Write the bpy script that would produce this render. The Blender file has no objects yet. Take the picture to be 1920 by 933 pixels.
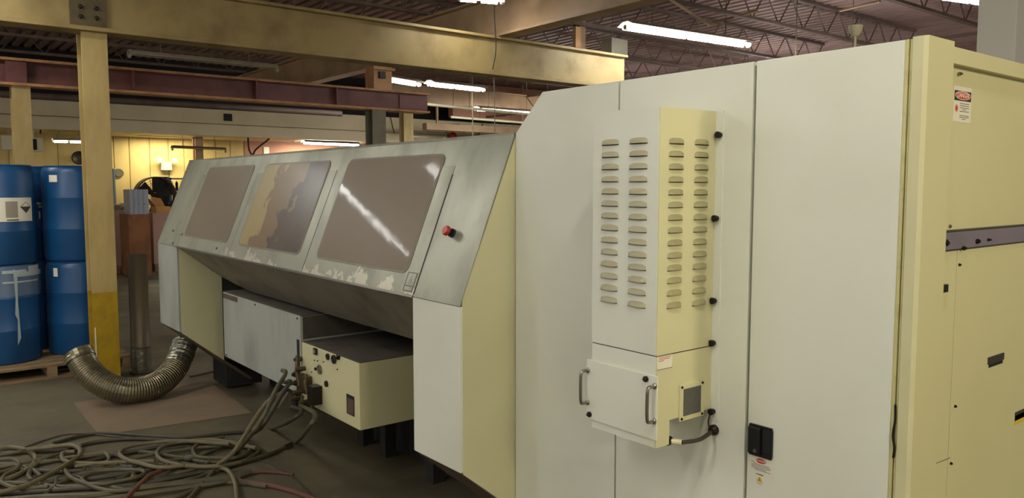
import bpy, bmesh, math, random
import numpy as np
from mathutils import Vector, Matrix
R = math.radians
random.seed(7)
SC = bpy.context.scene
COL = SC.collection

# ------------------------------------------------------------------ camera
F = 1470.0; CX = 960.0; CY = 466.5; EYE = 1.72
PITCH = math.atan(118 / F); YAW = R(38.35)
cam = bpy.data.cameras.new('camera')
cam_ob = bpy.data.objects.new('camera', cam); COL.objects.link(cam_ob)
cam.sensor_fit = 'HORIZONTAL'; cam.sensor_width = 36.0
cam.lens = F / 1920 * 36.0
cam.clip_start = 0.05; cam.clip_end = 200
cam_ob.location = (0, 0, EYE)
cam_ob.rotation_euler = (R(90) - PITCH, 0, -YAW)
SC.camera = cam_ob
SC.view_settings.view_transform = 'Standard'
SC.view_settings.look = 'None'
SC.view_settings.gamma = 1.0
SC.view_settings.exposure = 1.0

# ------------------------------------------------------------------ world (daylit remainder of the hall beyond the built part)
W = bpy.data.worlds.new('world'); SC.world = W; W.use_nodes = True
bg = W.node_tree.nodes['Background']
bg.inputs[0].default_value = (1.0, 0.94, 0.84, 1); bg.inputs[1].default_value = 0.27
TUBE_POWER = 34.0          # radiance of a lit fluorescent tube
WARM_POWER = 215.0         # watts of each warm high-bay lamp behind the camera

# surveying: a point of the photograph carried to a known plane of the building
_fw = Vector((math.sin(YAW) * math.cos(PITCH), math.cos(YAW) * math.cos(PITCH), -math.sin(PITCH)))
_rt = Vector((math.cos(YAW), -math.sin(YAW), 0)); _up = _rt.cross(_fw)
def at(px, py, axis, v):
    r = _fw + _rt * ((px - CX) / F) - _up * ((py - CY) / F)
    i = 'XYZ'.index(axis)
    c = Vector((0, 0, EYE))
    return c + r * ((v - c[i]) / r[i])
def fl(px, py, z=0.0): return at(px, py, 'Z', z)

# ------------------------------------------------------------------ materials
def lin(c):
    return tuple(((x / 255) / 12.92 if x / 255 <= 0.04045 else ((x / 255 + 0.055) / 1.055) ** 2.4) for x in c)
MATS = {}
def mat(name, rgb, rough=0.5, metal=0.0, spots=None, amount=0.0, scale=4.0, bump=0.0, bscale=60.0,
        stretch=(1, 1, 1), rvar=0.0, detail=6, lo=0.45, hi=0.7, coat=0.0, alpha=1.0, emit=None, power=0, spec=0.5, trans=0):
    m = bpy.data.materials.new(name); m.use_nodes = True
    nt = m.node_tree; b = nt.nodes['Principled BSDF']
    b.inputs['Roughness'].default_value = rough; b.inputs['Metallic'].default_value = metal
    b.inputs['Specular IOR Level'].default_value = spec
    base = lin(rgb) + (1,)
    b.inputs['Base Color'].default_value = base
    if coat: b.inputs['Coat Weight'].default_value = coat
    if trans: b.inputs['Transmission Weight'].default_value = trans
    b.inputs['Alpha'].default_value = alpha
    tc = nt.nodes.new('ShaderNodeTexCoord'); mp = nt.nodes.new('ShaderNodeMapping')
    nt.links.new(tc.outputs['Object'], mp.inputs[0]); mp.inputs['Scale'].default_value = stretch
    if spots is not None:
        n = nt.nodes.new('ShaderNodeTexNoise'); n.inputs['Scale'].default_value = scale; n.inputs['Detail'].default_value = detail
        n.inputs['Roughness'].default_value = 0.6
        nt.links.new(mp.outputs[0], n.inputs['Vector'])
        mr = nt.nodes.new('ShaderNodeMapRange'); mr.inputs[1].default_value = lo; mr.inputs[2].default_value = hi
        mr.inputs[3].default_value = 0; mr.inputs[4].default_value = amount
        nt.links.new(n.outputs['Fac'], mr.inputs[0])
        mx = nt.nodes.new('ShaderNodeMix'); mx.data_type = 'RGBA'
        mx.inputs[6].default_value = base; mx.inputs[7].default_value = lin(spots) + (1,)
        nt.links.new(mr.outputs[0], mx.inputs[0]); nt.links.new(mx.outputs[2], b.inputs['Base Color'])
        if rvar:
            mr2 = nt.nodes.new('ShaderNodeMapRange'); mr2.inputs[1].default_value = lo; mr2.inputs[2].default_value = hi
            mr2.inputs[3].default_value = rough; mr2.inputs[4].default_value = min(1, rough + rvar)
            nt.links.new(n.outputs['Fac'], mr2.inputs[0]); nt.links.new(mr2.outputs[0], b.inputs['Roughness'])
    if bump:
        n2 = nt.nodes.new('ShaderNodeTexNoise'); n2.inputs['Scale'].default_value = bscale; n2.inputs['Detail'].default_value = 3
        nt.links.new(mp.outputs[0], n2.inputs['Vector'])
        bp = nt.nodes.new('ShaderNodeBump'); bp.inputs['Strength'].default_value = bump; bp.inputs['Distance'].default_value = 0.01
        nt.links.new(n2.outputs['Fac'], bp.inputs['Height']); nt.links.new(bp.outputs[0], b.inputs['Normal'])
    if emit is not None:
        b.inputs['Emission Color'].default_value = lin(emit) + (1,); b.inputs['Emission Strength'].default_value = power
    MATS[name] = m
    return m

PAINT = mat('cream_machine_paint', (222, 224, 210), 0.42, spots=(196, 190, 160), amount=0.35, scale=1.1, bump=0.015, bscale=6, rvar=0.05, detail=3)
PAINT2 = mat('cream_machine_paint_warm_light', (206, 202, 160), 0.45, spots=(192, 184, 140), amount=0.5, scale=1.0, bump=0.015, bscale=5, detail=3)  # cream paint with the warm light of the -Y sides mixed into its colour
EDGE = mat('yellowed_edge_paint', (196, 188, 132), 0.5, spots=(120, 110, 70), amount=0.5, scale=14, lo=0.55)
GAP = mat('door_gap_shadow_rubber', (60, 54, 38), 0.9)
DIMWHITE = mat('dimmed_white_panel_paint', (164, 168, 160), 0.45, spots=(126, 130, 124), amount=0.8, scale=3.2, stretch=(1, 1, 0.35), bump=0.06, bscale=10)  # white paint greyed to carry the dimmer light at the far end
STEEL = mat('dull_stainless_sheet', (152, 153, 137), 0.38, 0.3, spots=(116, 117, 104), amount=0.8, scale=2.6, bump=0.05, bscale=18, stretch=(1, 1, 0.5), rvar=0.15)
BELLY = mat('darker_underside_sheet', (134, 128, 114), 0.45, 0.25, spots=(88, 84, 74), amount=0.8, scale=3.5, bump=0.05, bscale=12)  # darker than the hood sheet, with random darker spots
DARK = mat('black_oily_steel_and_shade', (34, 33, 30), 0.75, spots=(60, 56, 48), amount=0.6, scale=6)  # black steel parts, also the painted shade under the hood
UNDERSHADE = mat('underhood_shade', (84, 76, 66), 0.85, spots=(52, 48, 42), amount=0.8, scale=5)  # shade under the hood put into a dark spotted colour
SKIRT = mat('brown_skirt_paint', (92, 72, 58), 0.6, spots=(60, 46, 38), amount=0.7, scale=8)
CHROME = mat('worn_steel_rod', (150, 146, 134), 0.28, 0.95)
BLACK = mat('black_plastic', (20, 20, 20), 0.35)
BOLT = mat('dark_bolt', (42, 36, 30), 0.4, 0.6)
RED = mat('red_plastic', (176, 44, 34), 0.4)
WHITE = mat('white_label', (226, 222, 206), 0.5)
LABELRED = mat('red_print', (196, 60, 44), 0.5)
INK = mat('dark_print', (52, 48, 42), 0.6)
GREYINK = mat('faded_print', (148, 142, 128), 0.6)
YELLOWINK = mat('yellow_print', (214, 190, 40), 0.5)
LAV = mat('lavender_rail_paint', (122, 114, 130), 0.45, spots=(100, 92, 98), amount=0.7, scale=5)
TAN = mat('tan_beam_paint', (152, 132, 84), 0.55, spots=(122, 102, 64), amount=0.8, scale=3.0, bump=0.10, bscale=22, rvar=0.15)
TANFAR = mat('tan_beam_paint_pinkish', (170, 142, 108), 0.6, spots=(140, 112, 88), amount=0.8, scale=2)
COLPAINT = mat('tan_column_paint', (182, 160, 104), 0.55, spots=(150, 126, 74), amount=0.7, scale=5, stretch=(1, 1, 0.3), bump=0.15, bscale=30)
ORANGETAN = mat('orange_tan_paint', (206, 160, 112), 0.6, spots=(170, 126, 84), amount=0.6, scale=6)
GREYCOL = mat('grey_green_column_paint', (128, 122, 104), 0.55, spots=(100, 96, 82), amount=0.6, scale=4)
SAFETY = mat('safety_yellow_paint', (176, 142, 14), 0.5, spots=(122, 96, 14), amount=0.6, scale=6, bump=0.12, bscale=25)
REDSTEEL = mat('red_primer_steel', (122, 74, 70), 0.55, spots=(78, 48, 44), amount=0.8, scale=3)
REDDARK = mat('orange_flange_edge', (198, 146, 100), 0.6, spots=(110, 80, 56), amount=0.6, scale=6)
DECK = mat('brown_roof_deck', (150, 124, 118), 0.6, spots=(124, 100, 96), amount=0.7, scale=1.2)
JOIST = mat('brown_joist_paint', (104, 86, 76), 0.6, spots=(70, 56, 52), amount=0.6, scale=5)
FLOOR = mat('stained_concrete', (104, 96, 72), 0.55, spots=(74, 68, 52), amount=0.9, scale=1.1, bump=0.12, bscale=14, detail=10, rvar=0.2, lo=0.35, hi=0.68)
CARD = mat('brown_cardboard', (124, 106, 84), 0.8, spots=(108, 92, 72), amount=0.7, scale=3, bump=0.05)
CARDPINK = mat('pinkish_cardboard', (176, 144, 132), 0.85, spots=(156, 124, 112), amount=0.6, scale=2)
CARDYEL = mat('orange_cardboard', (196, 146, 84), 0.8, spots=(160, 120, 70), amount=0.5, scale=4)
RUSTBOX = mat('rust_brown_board', (140, 92, 56), 0.8, spots=(90, 50, 34), amount=0.9, scale=3, stretch=(1, 1, 0.6))
WALLY = mat('yellow_wall_panel', (198, 176, 112), 0.65, spots=(170, 144, 84), amount=0.6, scale=3.0, stretch=(1, 1, 0.25))
WALLP = mat('pink_wall_paint', (170, 122, 98), 0.7, spots=(150, 104, 84), amount=0.5, scale=1.5)
SOFFIT = mat('cream_soffit_paint', (214, 200, 164), 0.65, spots=(190, 176, 142), amount=0.6, scale=1.0)
BLUE = mat('blue_drum_plastic', (20, 74, 124), 0.38, spots=(16, 58, 100), amount=0.8, scale=2.5, bump=0.04, bscale=10)
FILM = mat('clear_stretch_film', (200, 210, 210), 0.15, alpha=0.16, bump=0.9, bscale=14, stretch=(1, 1, 3))
PALLET = mat('grey_pallet_wood', (140, 116, 84), 0.8, spots=(96, 78, 56), amount=0.8, scale=8, stretch=(0.3, 1, 1), bump=0.2)
DUCT = mat('galvanised_flex_duct', (146, 138, 112), 0.3, 0.8, spots=(104, 98, 80), amount=0.6, scale=8)
FOIL = mat('wrinkled_foil_tape', (140, 138, 124), 0.34, 0.8, bump=0.8, bscale=22)
PIPE = mat('brown_grey_pipe', (112, 100, 80), 0.45, 0.3, spots=(82, 72, 58), amount=0.8, scale=4, stretch=(1, 1, 0.3))
HOSE1 = mat('olive_hose_rubber', (84, 78, 52), 0.55, spots=(60, 55, 38), amount=0.7, scale=8)
HOSE2 = mat('pale_hose_rubber', (108, 99, 72), 0.55, spots=(82, 75, 54), amount=0.6, scale=8)
HOSE3 = mat('dark_hose_rubber', (52, 48, 34), 0.55, spots=(70, 64, 46), amount=0.5, scale=8)
HOSER = mat('rust_red_hose', (104, 62, 46), 0.55, spots=(78, 52, 40), amount=0.6, scale=8)
BRASS = mat('grimy_brass', (92, 76, 50), 0.5, 0.5, spots=(50, 42, 32), amount=0.8, scale=20)
FIXT = mat('fixture_enamel', (186, 176, 156), 0.5, spots=(150, 138, 118), amount=0.5, scale=5)
FIXTDARK = mat('dirty_fixture_metal', (120, 110, 88), 0.4, 0.5)
TUBE_ON = mat('lit_tube', (255, 255, 255), 0.5, emit=(250, 250, 246), power=TUBE_POWER)
TUBE_DIM = mat('lit_tube_warm', (255, 255, 255), 0.5, emit=(255, 246, 220), power=5)
CREAMBOX = mat('cream_enclosure', (214, 206, 172), 0.5)
NIGHT = mat('dark_recess', (26, 24, 24), 0.8)
MESHDARK = mat('dark_filter_mesh', (88, 88, 80), 0.6, spots=(64, 64, 58), amount=0.6, scale=120)
CRATE = mat('pale_blue_plastic', (158, 162, 176), 0.4)
BLUESHELF = mat('blue_shelving', (70, 98, 120), 0.5)
FAN = mat('dark_fan_guard', (52, 46, 40), 0.5, 0.4)
WHITECOL = mat('white_bay_column', (244, 244, 242), 0.4)
REDLBL = MATS['red_print']

# smoked polycarbonate panes: brown, glossy, scuffed; one has a peeling protective film
def pane_mat(name, rgb, film, rough):
    m = mat(name, rgb, rough, 0.0, spots=(126, 114, 96), amount=0.6, scale=2.2, bump=0.07, bscale=7, lo=0.4, hi=0.75, spec=0.25, coat=0.07)
    nt = m.node_tree; b = nt.nodes['Principled BSDF']
    b.inputs['Coat Roughness'].default_value = 0.05
    bn = [x for x in nt.nodes if x.bl_idname == 'ShaderNodeBump'][0]; nt.links.new(bn.outputs[0], b.inputs['Coat Normal'])
    if film:
        old = b.inputs['Base Color'].links[0].from_socket
        tc = nt.nodes.new('ShaderNodeTexCoord')
        sep = nt.nodes.new('ShaderNodeSeparateXYZ'); nt.links.new(tc.outputs['Object'], sep.inputs[0])
        n = nt.nodes.new('ShaderNodeTexNoise'); n.inputs['Scale'].default_value = 7; n.inputs['Detail'].default_value = 7
        nt.links.new(tc.outputs['Object'], n.inputs['Vector'])
        # coordinate across the pane plus ragged noise -> two torn film edges
        def edge(y0, amp, tilt, width=0.01):
            a = nt.nodes.new('ShaderNodeMath'); a.operation = 'MULTIPLY_ADD'; a.inputs[1].default_value = amp
            nt.links.new(n.outputs['Fac'], a.inputs[0]); nt.links.new(sep.outputs[1], a.inputs[2])
            z = nt.nodes.new('ShaderNodeMath'); z.operation = 'MULTIPLY_ADD'; z.inputs[1].default_value = tilt
            nt.links.new(sep.outputs[2], z.inputs[0]); nt.links.new(a.outputs[0], z.inputs[2])
            r = nt.nodes.new('ShaderNodeMapRange'); r.inputs[1].default_value = y0 - width; r.inputs[2].default_value = y0 + width
            nt.links.new(z.outputs[0], r.inputs[0]); return r.outputs[0]
        for (y0, amp, tilt, col) in film:
            e = edge(y0, amp, tilt)
            mx = nt.nodes.new('ShaderNodeMix'); mx.data_type = 'RGBA'
            nt.links.new(e, mx.inputs[0]); nt.links.new(old, mx.inputs[6]); mx.inputs[7].default_value = lin(col) + (1,)
            old = mx.outputs[2]
        nt.links.new(old, b.inputs['Base Color'])
    return m
PANE_A = pane_mat('smoked_pane_scratched', (124, 110, 92), None, 0.5)
PANE_B = pane_mat('smoked_pane_with_peeling_film', (92, 84, 78), ((0.40, 0.9, 0.30, (134, 116, 92)), (0.66, 0.8, 0.10, (168, 154, 114))), 0.3)
PANE_C = pane_mat('smoked_pane_dull', (118, 106, 90), None, 0.45)

# door sheet: steel with ragged pale adhesive/film residue along its lower edge
def residue_mat():
    m = mat('stainless_door_with_film_residue', (152, 153, 137), 0.38, 0.3, spots=(116, 117, 104), amount=0.8, scale=2.6, bump=0.05, bscale=18, stretch=(1, 1, 0.5), rvar=0.15)
    nt = m.node_tree; b = nt.nodes['Principled BSDF']; old = b.inputs['Base Color'].links[0].from_socket
    tc = nt.nodes.new('ShaderNodeTexCoord'); sep = nt.nodes.new('ShaderNodeSeparateXYZ'); nt.links.new(tc.outputs['Object'], sep.inputs[0])
    def noise(sc, det, st=(1, 1, 1)):
        mp = nt.nodes.new('ShaderNodeMapping'); mp.inputs['Scale'].default_value = st; nt.links.new(tc.outputs['Object'], mp.inputs[0])
        n = nt.nodes.new('ShaderNodeTexNoise'); n.inputs['Scale'].default_value = sc; n.inputs['Detail'].default_value = det; n.inputs['Roughness'].default_value = 0.62
        nt.links.new(mp.outputs[0], n.inputs['Vector']); return n.outputs['Fac']
    def math_(op, a, c, cl=False):
        k = nt.nodes.new('ShaderNodeMath'); k.operation = op; k.use_clamp = cl
        for i, v in enumerate((a, c)):
            if isinstance(v, (int, float)): k.inputs[i].default_value = v
            else: nt.links.new(v, k.inputs[i])
        return k.outputs[0]
    z = sep.outputs[2]
    h = math_('MULTIPLY', math_('SUBTRACT', noise(5.5, 6, (1, 1, 0.8)), 0.44), 0.55)         # local height of the residue
    e1 = math_('MULTIPLY', math_('SUBTRACT', h, z), 260, True)
    y = sep.outputs[1]
    yr = math_('MULTIPLY', math_('SUBTRACT', 0.75, y), 6, True)                                # only the middle and right of the door
    rg = math_('MULTIPLY', math_('SUBTRACT', noise(16, 5), 0.43), 30, True)
    f = math_('MULTIPLY', math_('MULTIPLY', e1, yr), math_('MULTIPLY', rg, 0.8))
    mx = nt.nodes.new('ShaderNodeMix'); mx.data_type = 'RGBA'; nt.links.new(f, mx.inputs[0]); nt.links.new(old, mx.inputs[6]); mx.inputs[7].default_value = lin((200, 196, 178)) + (1,)
    nt.links.new(mx.outputs[2], b.inputs['Base Color'])
    return m
STEELDOOR = residue_mat()

# ------------------------------------------------------------------ mesh helpers
ORIG = {}
def org(p): return ORIG.get(p.name, Vector((0, 0, 0))) if p else Vector((0, 0, 0))
def link_mesh(name, me, parent, mats, loc=None):
    o = bpy.data.objects.new(name, me); COL.objects.link(o)
    for m in (mats if isinstance(mats, (list, tuple)) else [mats]):
        me.materials.append(m)
    return o
def obj(name, bm, m, parent=None, smooth=False, bevel=0.0, kind=None, label=None):
    """link bm (world coordinates) as one mesh object; origin at its own base centre"""
    bmesh.ops.remove_doubles(bm, verts=bm.verts, dist=1e-6)
    if bevel:
        es = [e for e in bm.edges if len(e.link_faces) == 2 and e.calc_face_angle(0) > 0.6]
        bmesh.ops.bevel(bm, geom=es, offset=bevel, segments=2, affect='EDGES', profile=0.7)
    vs = [v.co for v in bm.verts]
    if vs:
        lo = Vector((min(v.x for v in vs), min(v.y for v in vs), min(v.z for v in vs)))
        hi = Vector((max(v.x for v in vs), max(v.y for v in vs), max(v.z for v in vs)))
        c = Vector(((lo.x + hi.x) / 2, (lo.y + hi.y) / 2, lo.z))
    else: c = Vector((0, 0, 0))
    for v in bm.verts: v.co -= c
    me = bpy.data.meshes.new(name); bm.to_mesh(me); bm.free()
    if smooth:
        for p in me.polygons: p.use_smooth = True
        try: me.set_sharp_from_angle(angle=R(40))
        except Exception: pass
    o = link_mesh(name, me, parent, m)
    ORIG[o.name] = c
    if parent:
        o.parent = parent; o.location = c - org(parent)
    else: o.location = c
    if kind: o['kind'] = kind
    if label: o['label'] = label
    return o
def thing(name, label, cat, loc, group=None):
    o = bpy.data.objects.new(name, None); COL.objects.link(o); o.empty_display_size = 0.1
    o.location = loc; ORIG[o.name] = Vector(loc)
    o['label'] = label; o['category'] = cat
    if group: o['group'] = group
    return o
def tag(o, label, cat, group=None):
    o['label'] = label; o['category'] = cat
    if group: o['group'] = group
    return o
def struct(name, bm, m, **k): return obj(name, bm, m, kind='structure', **k)

def B(): return bmesh.new()
def box(x0, x1, y0, y1, z0, z1, bm=None):
    bm = bm or B()
    vs = [bm.verts.new((x, y, z)) for z in (z0, z1) for x, y in ((x0, y0), (x1, y0), (x1, y1), (x0, y1))]
    for f in ((3, 2, 1, 0), (4, 5, 6, 7), (0, 1, 5, 4), (1, 2, 6, 5), (2, 3, 7, 6), (3, 0, 4, 7)):
        bm.faces.new([vs[i] for i in f])
    return bm
def prism(pts, axis, a, b, bm=None):
    """polygon pts (2-D, the other two axes in order) extruded along axis from a to b"""
    bm = bm or B()
    def mk(p, t):
        return {'X': (t, p[0], p[1]), 'Y': (p[0], t, p[1]), 'Z': (p[0], p[1], t)}[axis]
    v0 = [bm.verts.new(mk(p, a)) for p in pts]; v1 = [bm.verts.new(mk(p, b)) for p in pts]
    f = [bm.faces.new(v0), bm.faces.new(v1)]
    n = len(pts)
    for i in range(n): f.append(bm.faces.new((v0[i], v0[(i + 1) % n], v1[(i + 1) % n], v1[i])))
    bmesh.ops.recalc_face_normals(bm, faces=f)
    return bm
def loft(rings, bm=None, cap=True, closed=True):
    bm = bm or B()
    vr = [[bm.verts.new(p) for p in r] for r in rings]
    fs = []
    n = len(vr[0])
    for a, b in zip(vr, vr[1:]):
        for i in range(n if closed else n - 1):
            fs.append(bm.faces.new((a[i], a[(i + 1) % n], b[(i + 1) % n], b[i])))
    if cap and closed:
        fs.append(bm.faces.new(vr[0][::-1])); fs.append(bm.faces.new(vr[-1]))
    bmesh.ops.recalc_face_normals(bm, faces=fs)
    return bm
def catmull(P, n=8):
    P = [Vector(p) for p in P]
    if len(P) < 3: return P
    Q = [2 * P[0] - P[1]] + P + [2 * P[-1] - P[-2]]
    out = []
    for i in range(1, len(Q) - 2):
        p0, p1, p2, p3 = Q[i - 1:i + 3]
        for k in range(n):
            t = k / n
            out.append(0.5 * ((2 * p1) + (p2 - p0) * t + (2 * p0 - 5 * p1 + 4 * p2 - p3) * t * t + (3 * p1 - p0 - 3 * p2 + p3) * t ** 3))
    out.append(P[-1]); return out
def tube(path, r, seg=8, bm=None, cap=True, rf=None):
    path = [Vector(p) for p in path]
    T = []
    for i in range(len(path)):
        a = path[max(0, i - 1)]; b = path[min(len(path) - 1, i + 1)]
        T.append((b - a).normalized())
    up = Vector((0, 0, 1)) if abs(T[0].z) < 0.9 else Vector((1, 0, 0))
    N = (up - T[0] * up.dot(T[0])).normalized()
    rings = []
    for i, p in enumerate(path):
        N = (N - T[i] * N.dot(T[i])).normalized(); Bn = T[i].cross(N)
        rr = rf(i) if rf else r
        rings.append([p + (N * math.cos(2 * math.pi * k / seg) + Bn * math.sin(2 * math.pi * k / seg)) * rr for k in range(seg)])
    return loft(rings, bm, cap)
def lathe(c, prof, seg=32, bm=None, axis='Z', cap=True):
    """prof: (radius, along) pairs"""
    rings = []
    for r, h in prof:
        ring = []
        for k in range(seg):
            a = 2 * math.pi * k / seg; u, v = r * math.cos(a), r * math.sin(a)
            d = {'Z': (u, v, h), 'X': (h, u, v), 'Y': (u, h, v)}[axis]
            ring.append(Vector(c) + Vector(d))
        rings.append(ring)
    return loft(rings, bm, cap)
def bar(a, b, w, bm=None):
    return tube([a, b], w, 4, bm)
def ibeam_x(x0, x1, y, z0, z1, w, tf, tw):
    """profile of an I beam running in X centred on y"""
    h = w / 2; t = tw / 2
    pts = [(y - h, z0), (y + h, z0), (y + h, z0 + tf), (y + t, z0 + tf), (y + t, z1 - tf), (y + h, z1 - tf), (y + h, z1), (y - h, z1), (y - h, z1 - tf), (y - t, z1 - tf), (y - t, z0 + tf), (y - h, z0 + tf)]
    return prism(pts, 'X', x0, x1)
def ibeam_y(y0, y1, x, z0, z1, w, tf, tw):
    h = w / 2; t = tw / 2
    pts = [(x - h, z0), (x + h, z0), (x + h, z0 + tf), (x + t, z0 + tf), (x + t, z1 - tf), (x + h, z1 - tf), (x + h, z1), (x - h, z1), (x - h, z1 - tf), (x - t, z1 - tf), (x - t, z0 + tf), (x - h, z0 + tf)]
    return prism(pts, 'Y', y0, y1)

# decals ----------------------------------------------------------------
class Face:
    """a flat plane of an object: origin o, u (reading direction), v (up); normal n out of the surface"""
    def __init__(s, o, u, v): s.o = Vector(o); s.u = Vector(u).normalized(); s.v = Vector(v).normalized(); s.n = s.u.cross(s.v).normalized()
    def p(s, a, b, h=0): return s.o + s.u * a + s.v * b + s.n * h
    def plate(s, a0, a1, b0, b1, h0, h1, bm=None):
        return s.poly([(a0, b0), (a1, b0), (a1, b1), (a0, b1)], h0, h1, bm)
    def poly(s, pts, h0, h1, bm=None):
        bm = bm or B()
        v0 = [bm.verts.new(s.p(a, b, h0)) for a, b in pts]; v1 = [bm.verts.new(s.p(a, b, h1)) for a, b in pts]
        f = [bm.faces.new(v0[::-1]), bm.faces.new(v1)]; n = len(pts)
        for i in range(n): f.append(bm.faces.new((v0[i], v0[(i + 1) % n], v1[(i + 1) % n], v1[i])))
        bmesh.ops.recalc_face_normals(bm, faces=f)
        return bm
    def oval(s, a, b, ra, rb, h0, h1, n=20, bm=None):
        return s.poly([(a + ra * math.cos(2 * math.pi * k / n), b + rb * math.sin(2 * math.pi * k / n)) for k in range(n)], h0, h1, bm)
    def text(s, txt, a, b, size, h, m, parent, name='lettering', align='CENTER', sx=1.0):
        cu = bpy.data.curves.new('t', 'FONT'); cu.body = txt; cu.size = size; cu.align_x = align; cu.align_y = 'CENTER'; cu.extrude = 0.0002
        to = bpy.data.objects.new('t', cu); COL.objects.link(to)
        dg = bpy.context.evaluated_depsgraph_get(); dg.update()
        me = bpy.data.meshes.new_from_object(to.evaluated_get(dg))
        bpy.data.objects.remove(to)
        bm = B(); bm.from_mesh(me); bpy.data.meshes.remove(me)
        for v in bm.verts: v.co = s.p(a + v.co.x * sx, b + v.co.y, h + v.co.z)
        return obj(name, bm, m, parent)

# ================================================================== SETTING
# floor, ceiling deck
struct('floor', box(-8, 18, -8, 20.3, -0.2, 0.0), FLOOR)
DZ = 4.42
bm = B(); pts = []
x = -8.0
prof = []
while x < 18:
    prof += [(x, DZ), (x + 0.09, DZ), (x + 0.115, DZ + 0.06), (x + 0.175, DZ + 0.06)]; x += 0.2
prof.append((x, DZ))
v0 = [bm.verts.new((a, -8, z)) for a, z in prof]; v1 = [bm.verts.new((a, 20.3, z)) for a, z in prof]
for i in range(len(prof) - 1): bm.faces.new((v0[i], v0[i + 1], v1[i + 1], v1[i]))
box(-8, 18, -8, 20.3, DZ + 0.07, DZ + 0.2, bm)
struct('ceiling', bm, DECK)

# back wall: core + lap panels
WY = 19.6
struct('wall_back', box(-8, 18, WY, WY + 0.15, 0, DZ), WALLY)
wall = bpy.data.objects['wall_back']
seams = [-1.5, 0.2, 1.9, 2.6, 3.25, 3.75] 
seams = [2.0, 2.9] + [at(p, 300, 'Y', WY - 0.03).x for p in (170, 214, 243, 281, 316, 345, 372, 405, 432, 458)]
for a, b in zip(seams, seams[1:]):
    obj('panel', box(a + 0.008, b - 0.008, WY - 0.03, WY, 0, 3.05), WALLY, wall)
xs = seams[-1]
obj('panel', box(xs + 0.01, 10.4, WY - 0.03, WY, 0, 3.05), WALLP, wall, label='pink painted wall section')
obj('opening', box(10.4, 16.0, WY - 0.03, WY, 0, 3.0), NIGHT, wall, label='dark opening in the back wall')
# soffit in front of it, two steps
SZ0 = 2.84; SM = 3.09; SZ1 = 3.49
bm = box(-8, 18, 18.0, WY, SM + 0.02, SZ1); box(-8, 18, 18.12, WY, SM - 0.02, SM + 0.02, bm); box(-8, 18, 17.97, WY, SZ0, SM - 0.012, bm)
struct('trim_1', bm, SOFFIT)
struct('trim_3', box(-8, 18, 18.1, WY, SZ1, DZ), NIGHT)
q = at(427, 220, 'Y', 18.0)
t = obj('soffit_vent', box(q.x - 0.09, q.x + 0.09, 17.97, 18.02, q.z - 0.08, q.z + 0.08), NIGHT); tag(t, 'small square black vent opening in the cream soffit', 'vent')
struct('wall_right', box(17.8, 18, -8, 20.3, 0, DZ), WALLP)
bm = box(11.5, 17.8, 17.0, 17.2, 3.5, 4.4)
struct('trim_2', bm, WALLP)

# ================================================================== STRUCTURAL STEEL
# near girder (Y=7.5)
g = thing('roof_girder', 'long tan painted steel girder crossing the photo above the machine, held by the near column', 'girder', (3.2, 7.5, 3.03))
obj('girder_web', box(-4, 7.87, 7.50, 7.56, 3.05, 3.44), TAN, g)
obj('flange', box(-4, 7.87, 7.42, 7.66, 3.015, 3.05), TAN, g, bevel=0.004)
obj('flange', box(-4, 7.87, 7.43, 7.66, 3.44, 3.47), TAN, g, bevel=0.004)
CLIP = mat('grimy_clip_paint', (92, 78, 50), 0.6, spots=(58, 48, 34), amount=0.7, scale=14)
cp = obj('clip_plate', box(1.24, 1.52, 7.475, 7.5, 3.06, 3.44), CLIP, g, bevel=0.004, label='dark bolted clip plate over the column')
bm = None
for bx in (1.32, 1.44):
    for bz in (3.13, 3.21, 3.31, 3.40):
        b = lathe((bx, 0, 0), [(0.0001, 0), (0.018, 0), (0.018, -0.015), (0.009, -0.02), (0.0001, -0.02)], 8, axis='Y')
        for v in b.verts: v.co += Vector((0, 7.475, bz))
        obj('bolt', b, BOLT, cp)
# near column
def hcol(name, x0, x1, y0, y1, z1, m, label, cat='column', yellow=None, base=True):
    c = thing(name, label, cat, ((x0 + x1) / 2, (y0 + y1) / 2, 0))
    zz = yellow or 0
    def H(z0, z1, mm):
        tf = 0.014; xm = (x0 + x1) / 2
        for (ya, yb) in ((y0, y0 + tf), (y1 - tf, y1)):
            obj('flange', box(x0, x1, ya, yb, z0, z1), mm, c)
        obj('column_web', box(xm - 0.006, xm + 0.006, y0 + tf, y1 - tf, z0, z1), mm, c)
    H(zz, z1, m)
    if yellow: H(0.012, zz, SAFETY)
    if base: obj('base_plate', box(x0 - 0.03, x1 + 0.03, y0 - 0.03, y1 + 0.03, 0, 0.012), DARK, c)
    return c
c = hcol('steel_column', 1.320, 1.520, 7.50, 7.70, 3.015, COLPAINT, 'nearest tan steel column with a safety yellow painted foot beside the blue drums', yellow=0.80)
obj('scraped_strip', box(1.328, 1.338, 7.497, 7.5, 0.08, 0.50), WHITE, c, label='bare white scraped strip')
hcol('steel_column', 1.11, 1.29, 10.33, 10.51, 2.83, COLPAINT, 'tan steel column rising behind the blue drums under the red beam')
b = obj('beam_stiffener', box(1.06, 1.26, 10.30, 10.33, 2.86, 3.09), REDSTEEL); tag(b, 'rust coloured stiffener plate on the red beam above the far left column', 'plate')
hcol('steel_column', 5.56, 5.78, 10.3, 10.52, 2.83, GREYCOL, 'grey green steel column under the right part of the red beam')
hcol('steel_column', 8.86, 9.10, 15.0, 15.2, 3.6, COLPAINT, 'pale yellow column with a dark left side, right of the grey green column')
hcol('steel_column', *(sorted((at(366, 270, 'Y', 18.6).x, at(381, 270, 'Y', 18.6).x))), 18.6, 18.8, 2.84, TANFAR, 'slim brownish column standing against the yellow back wall')
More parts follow.
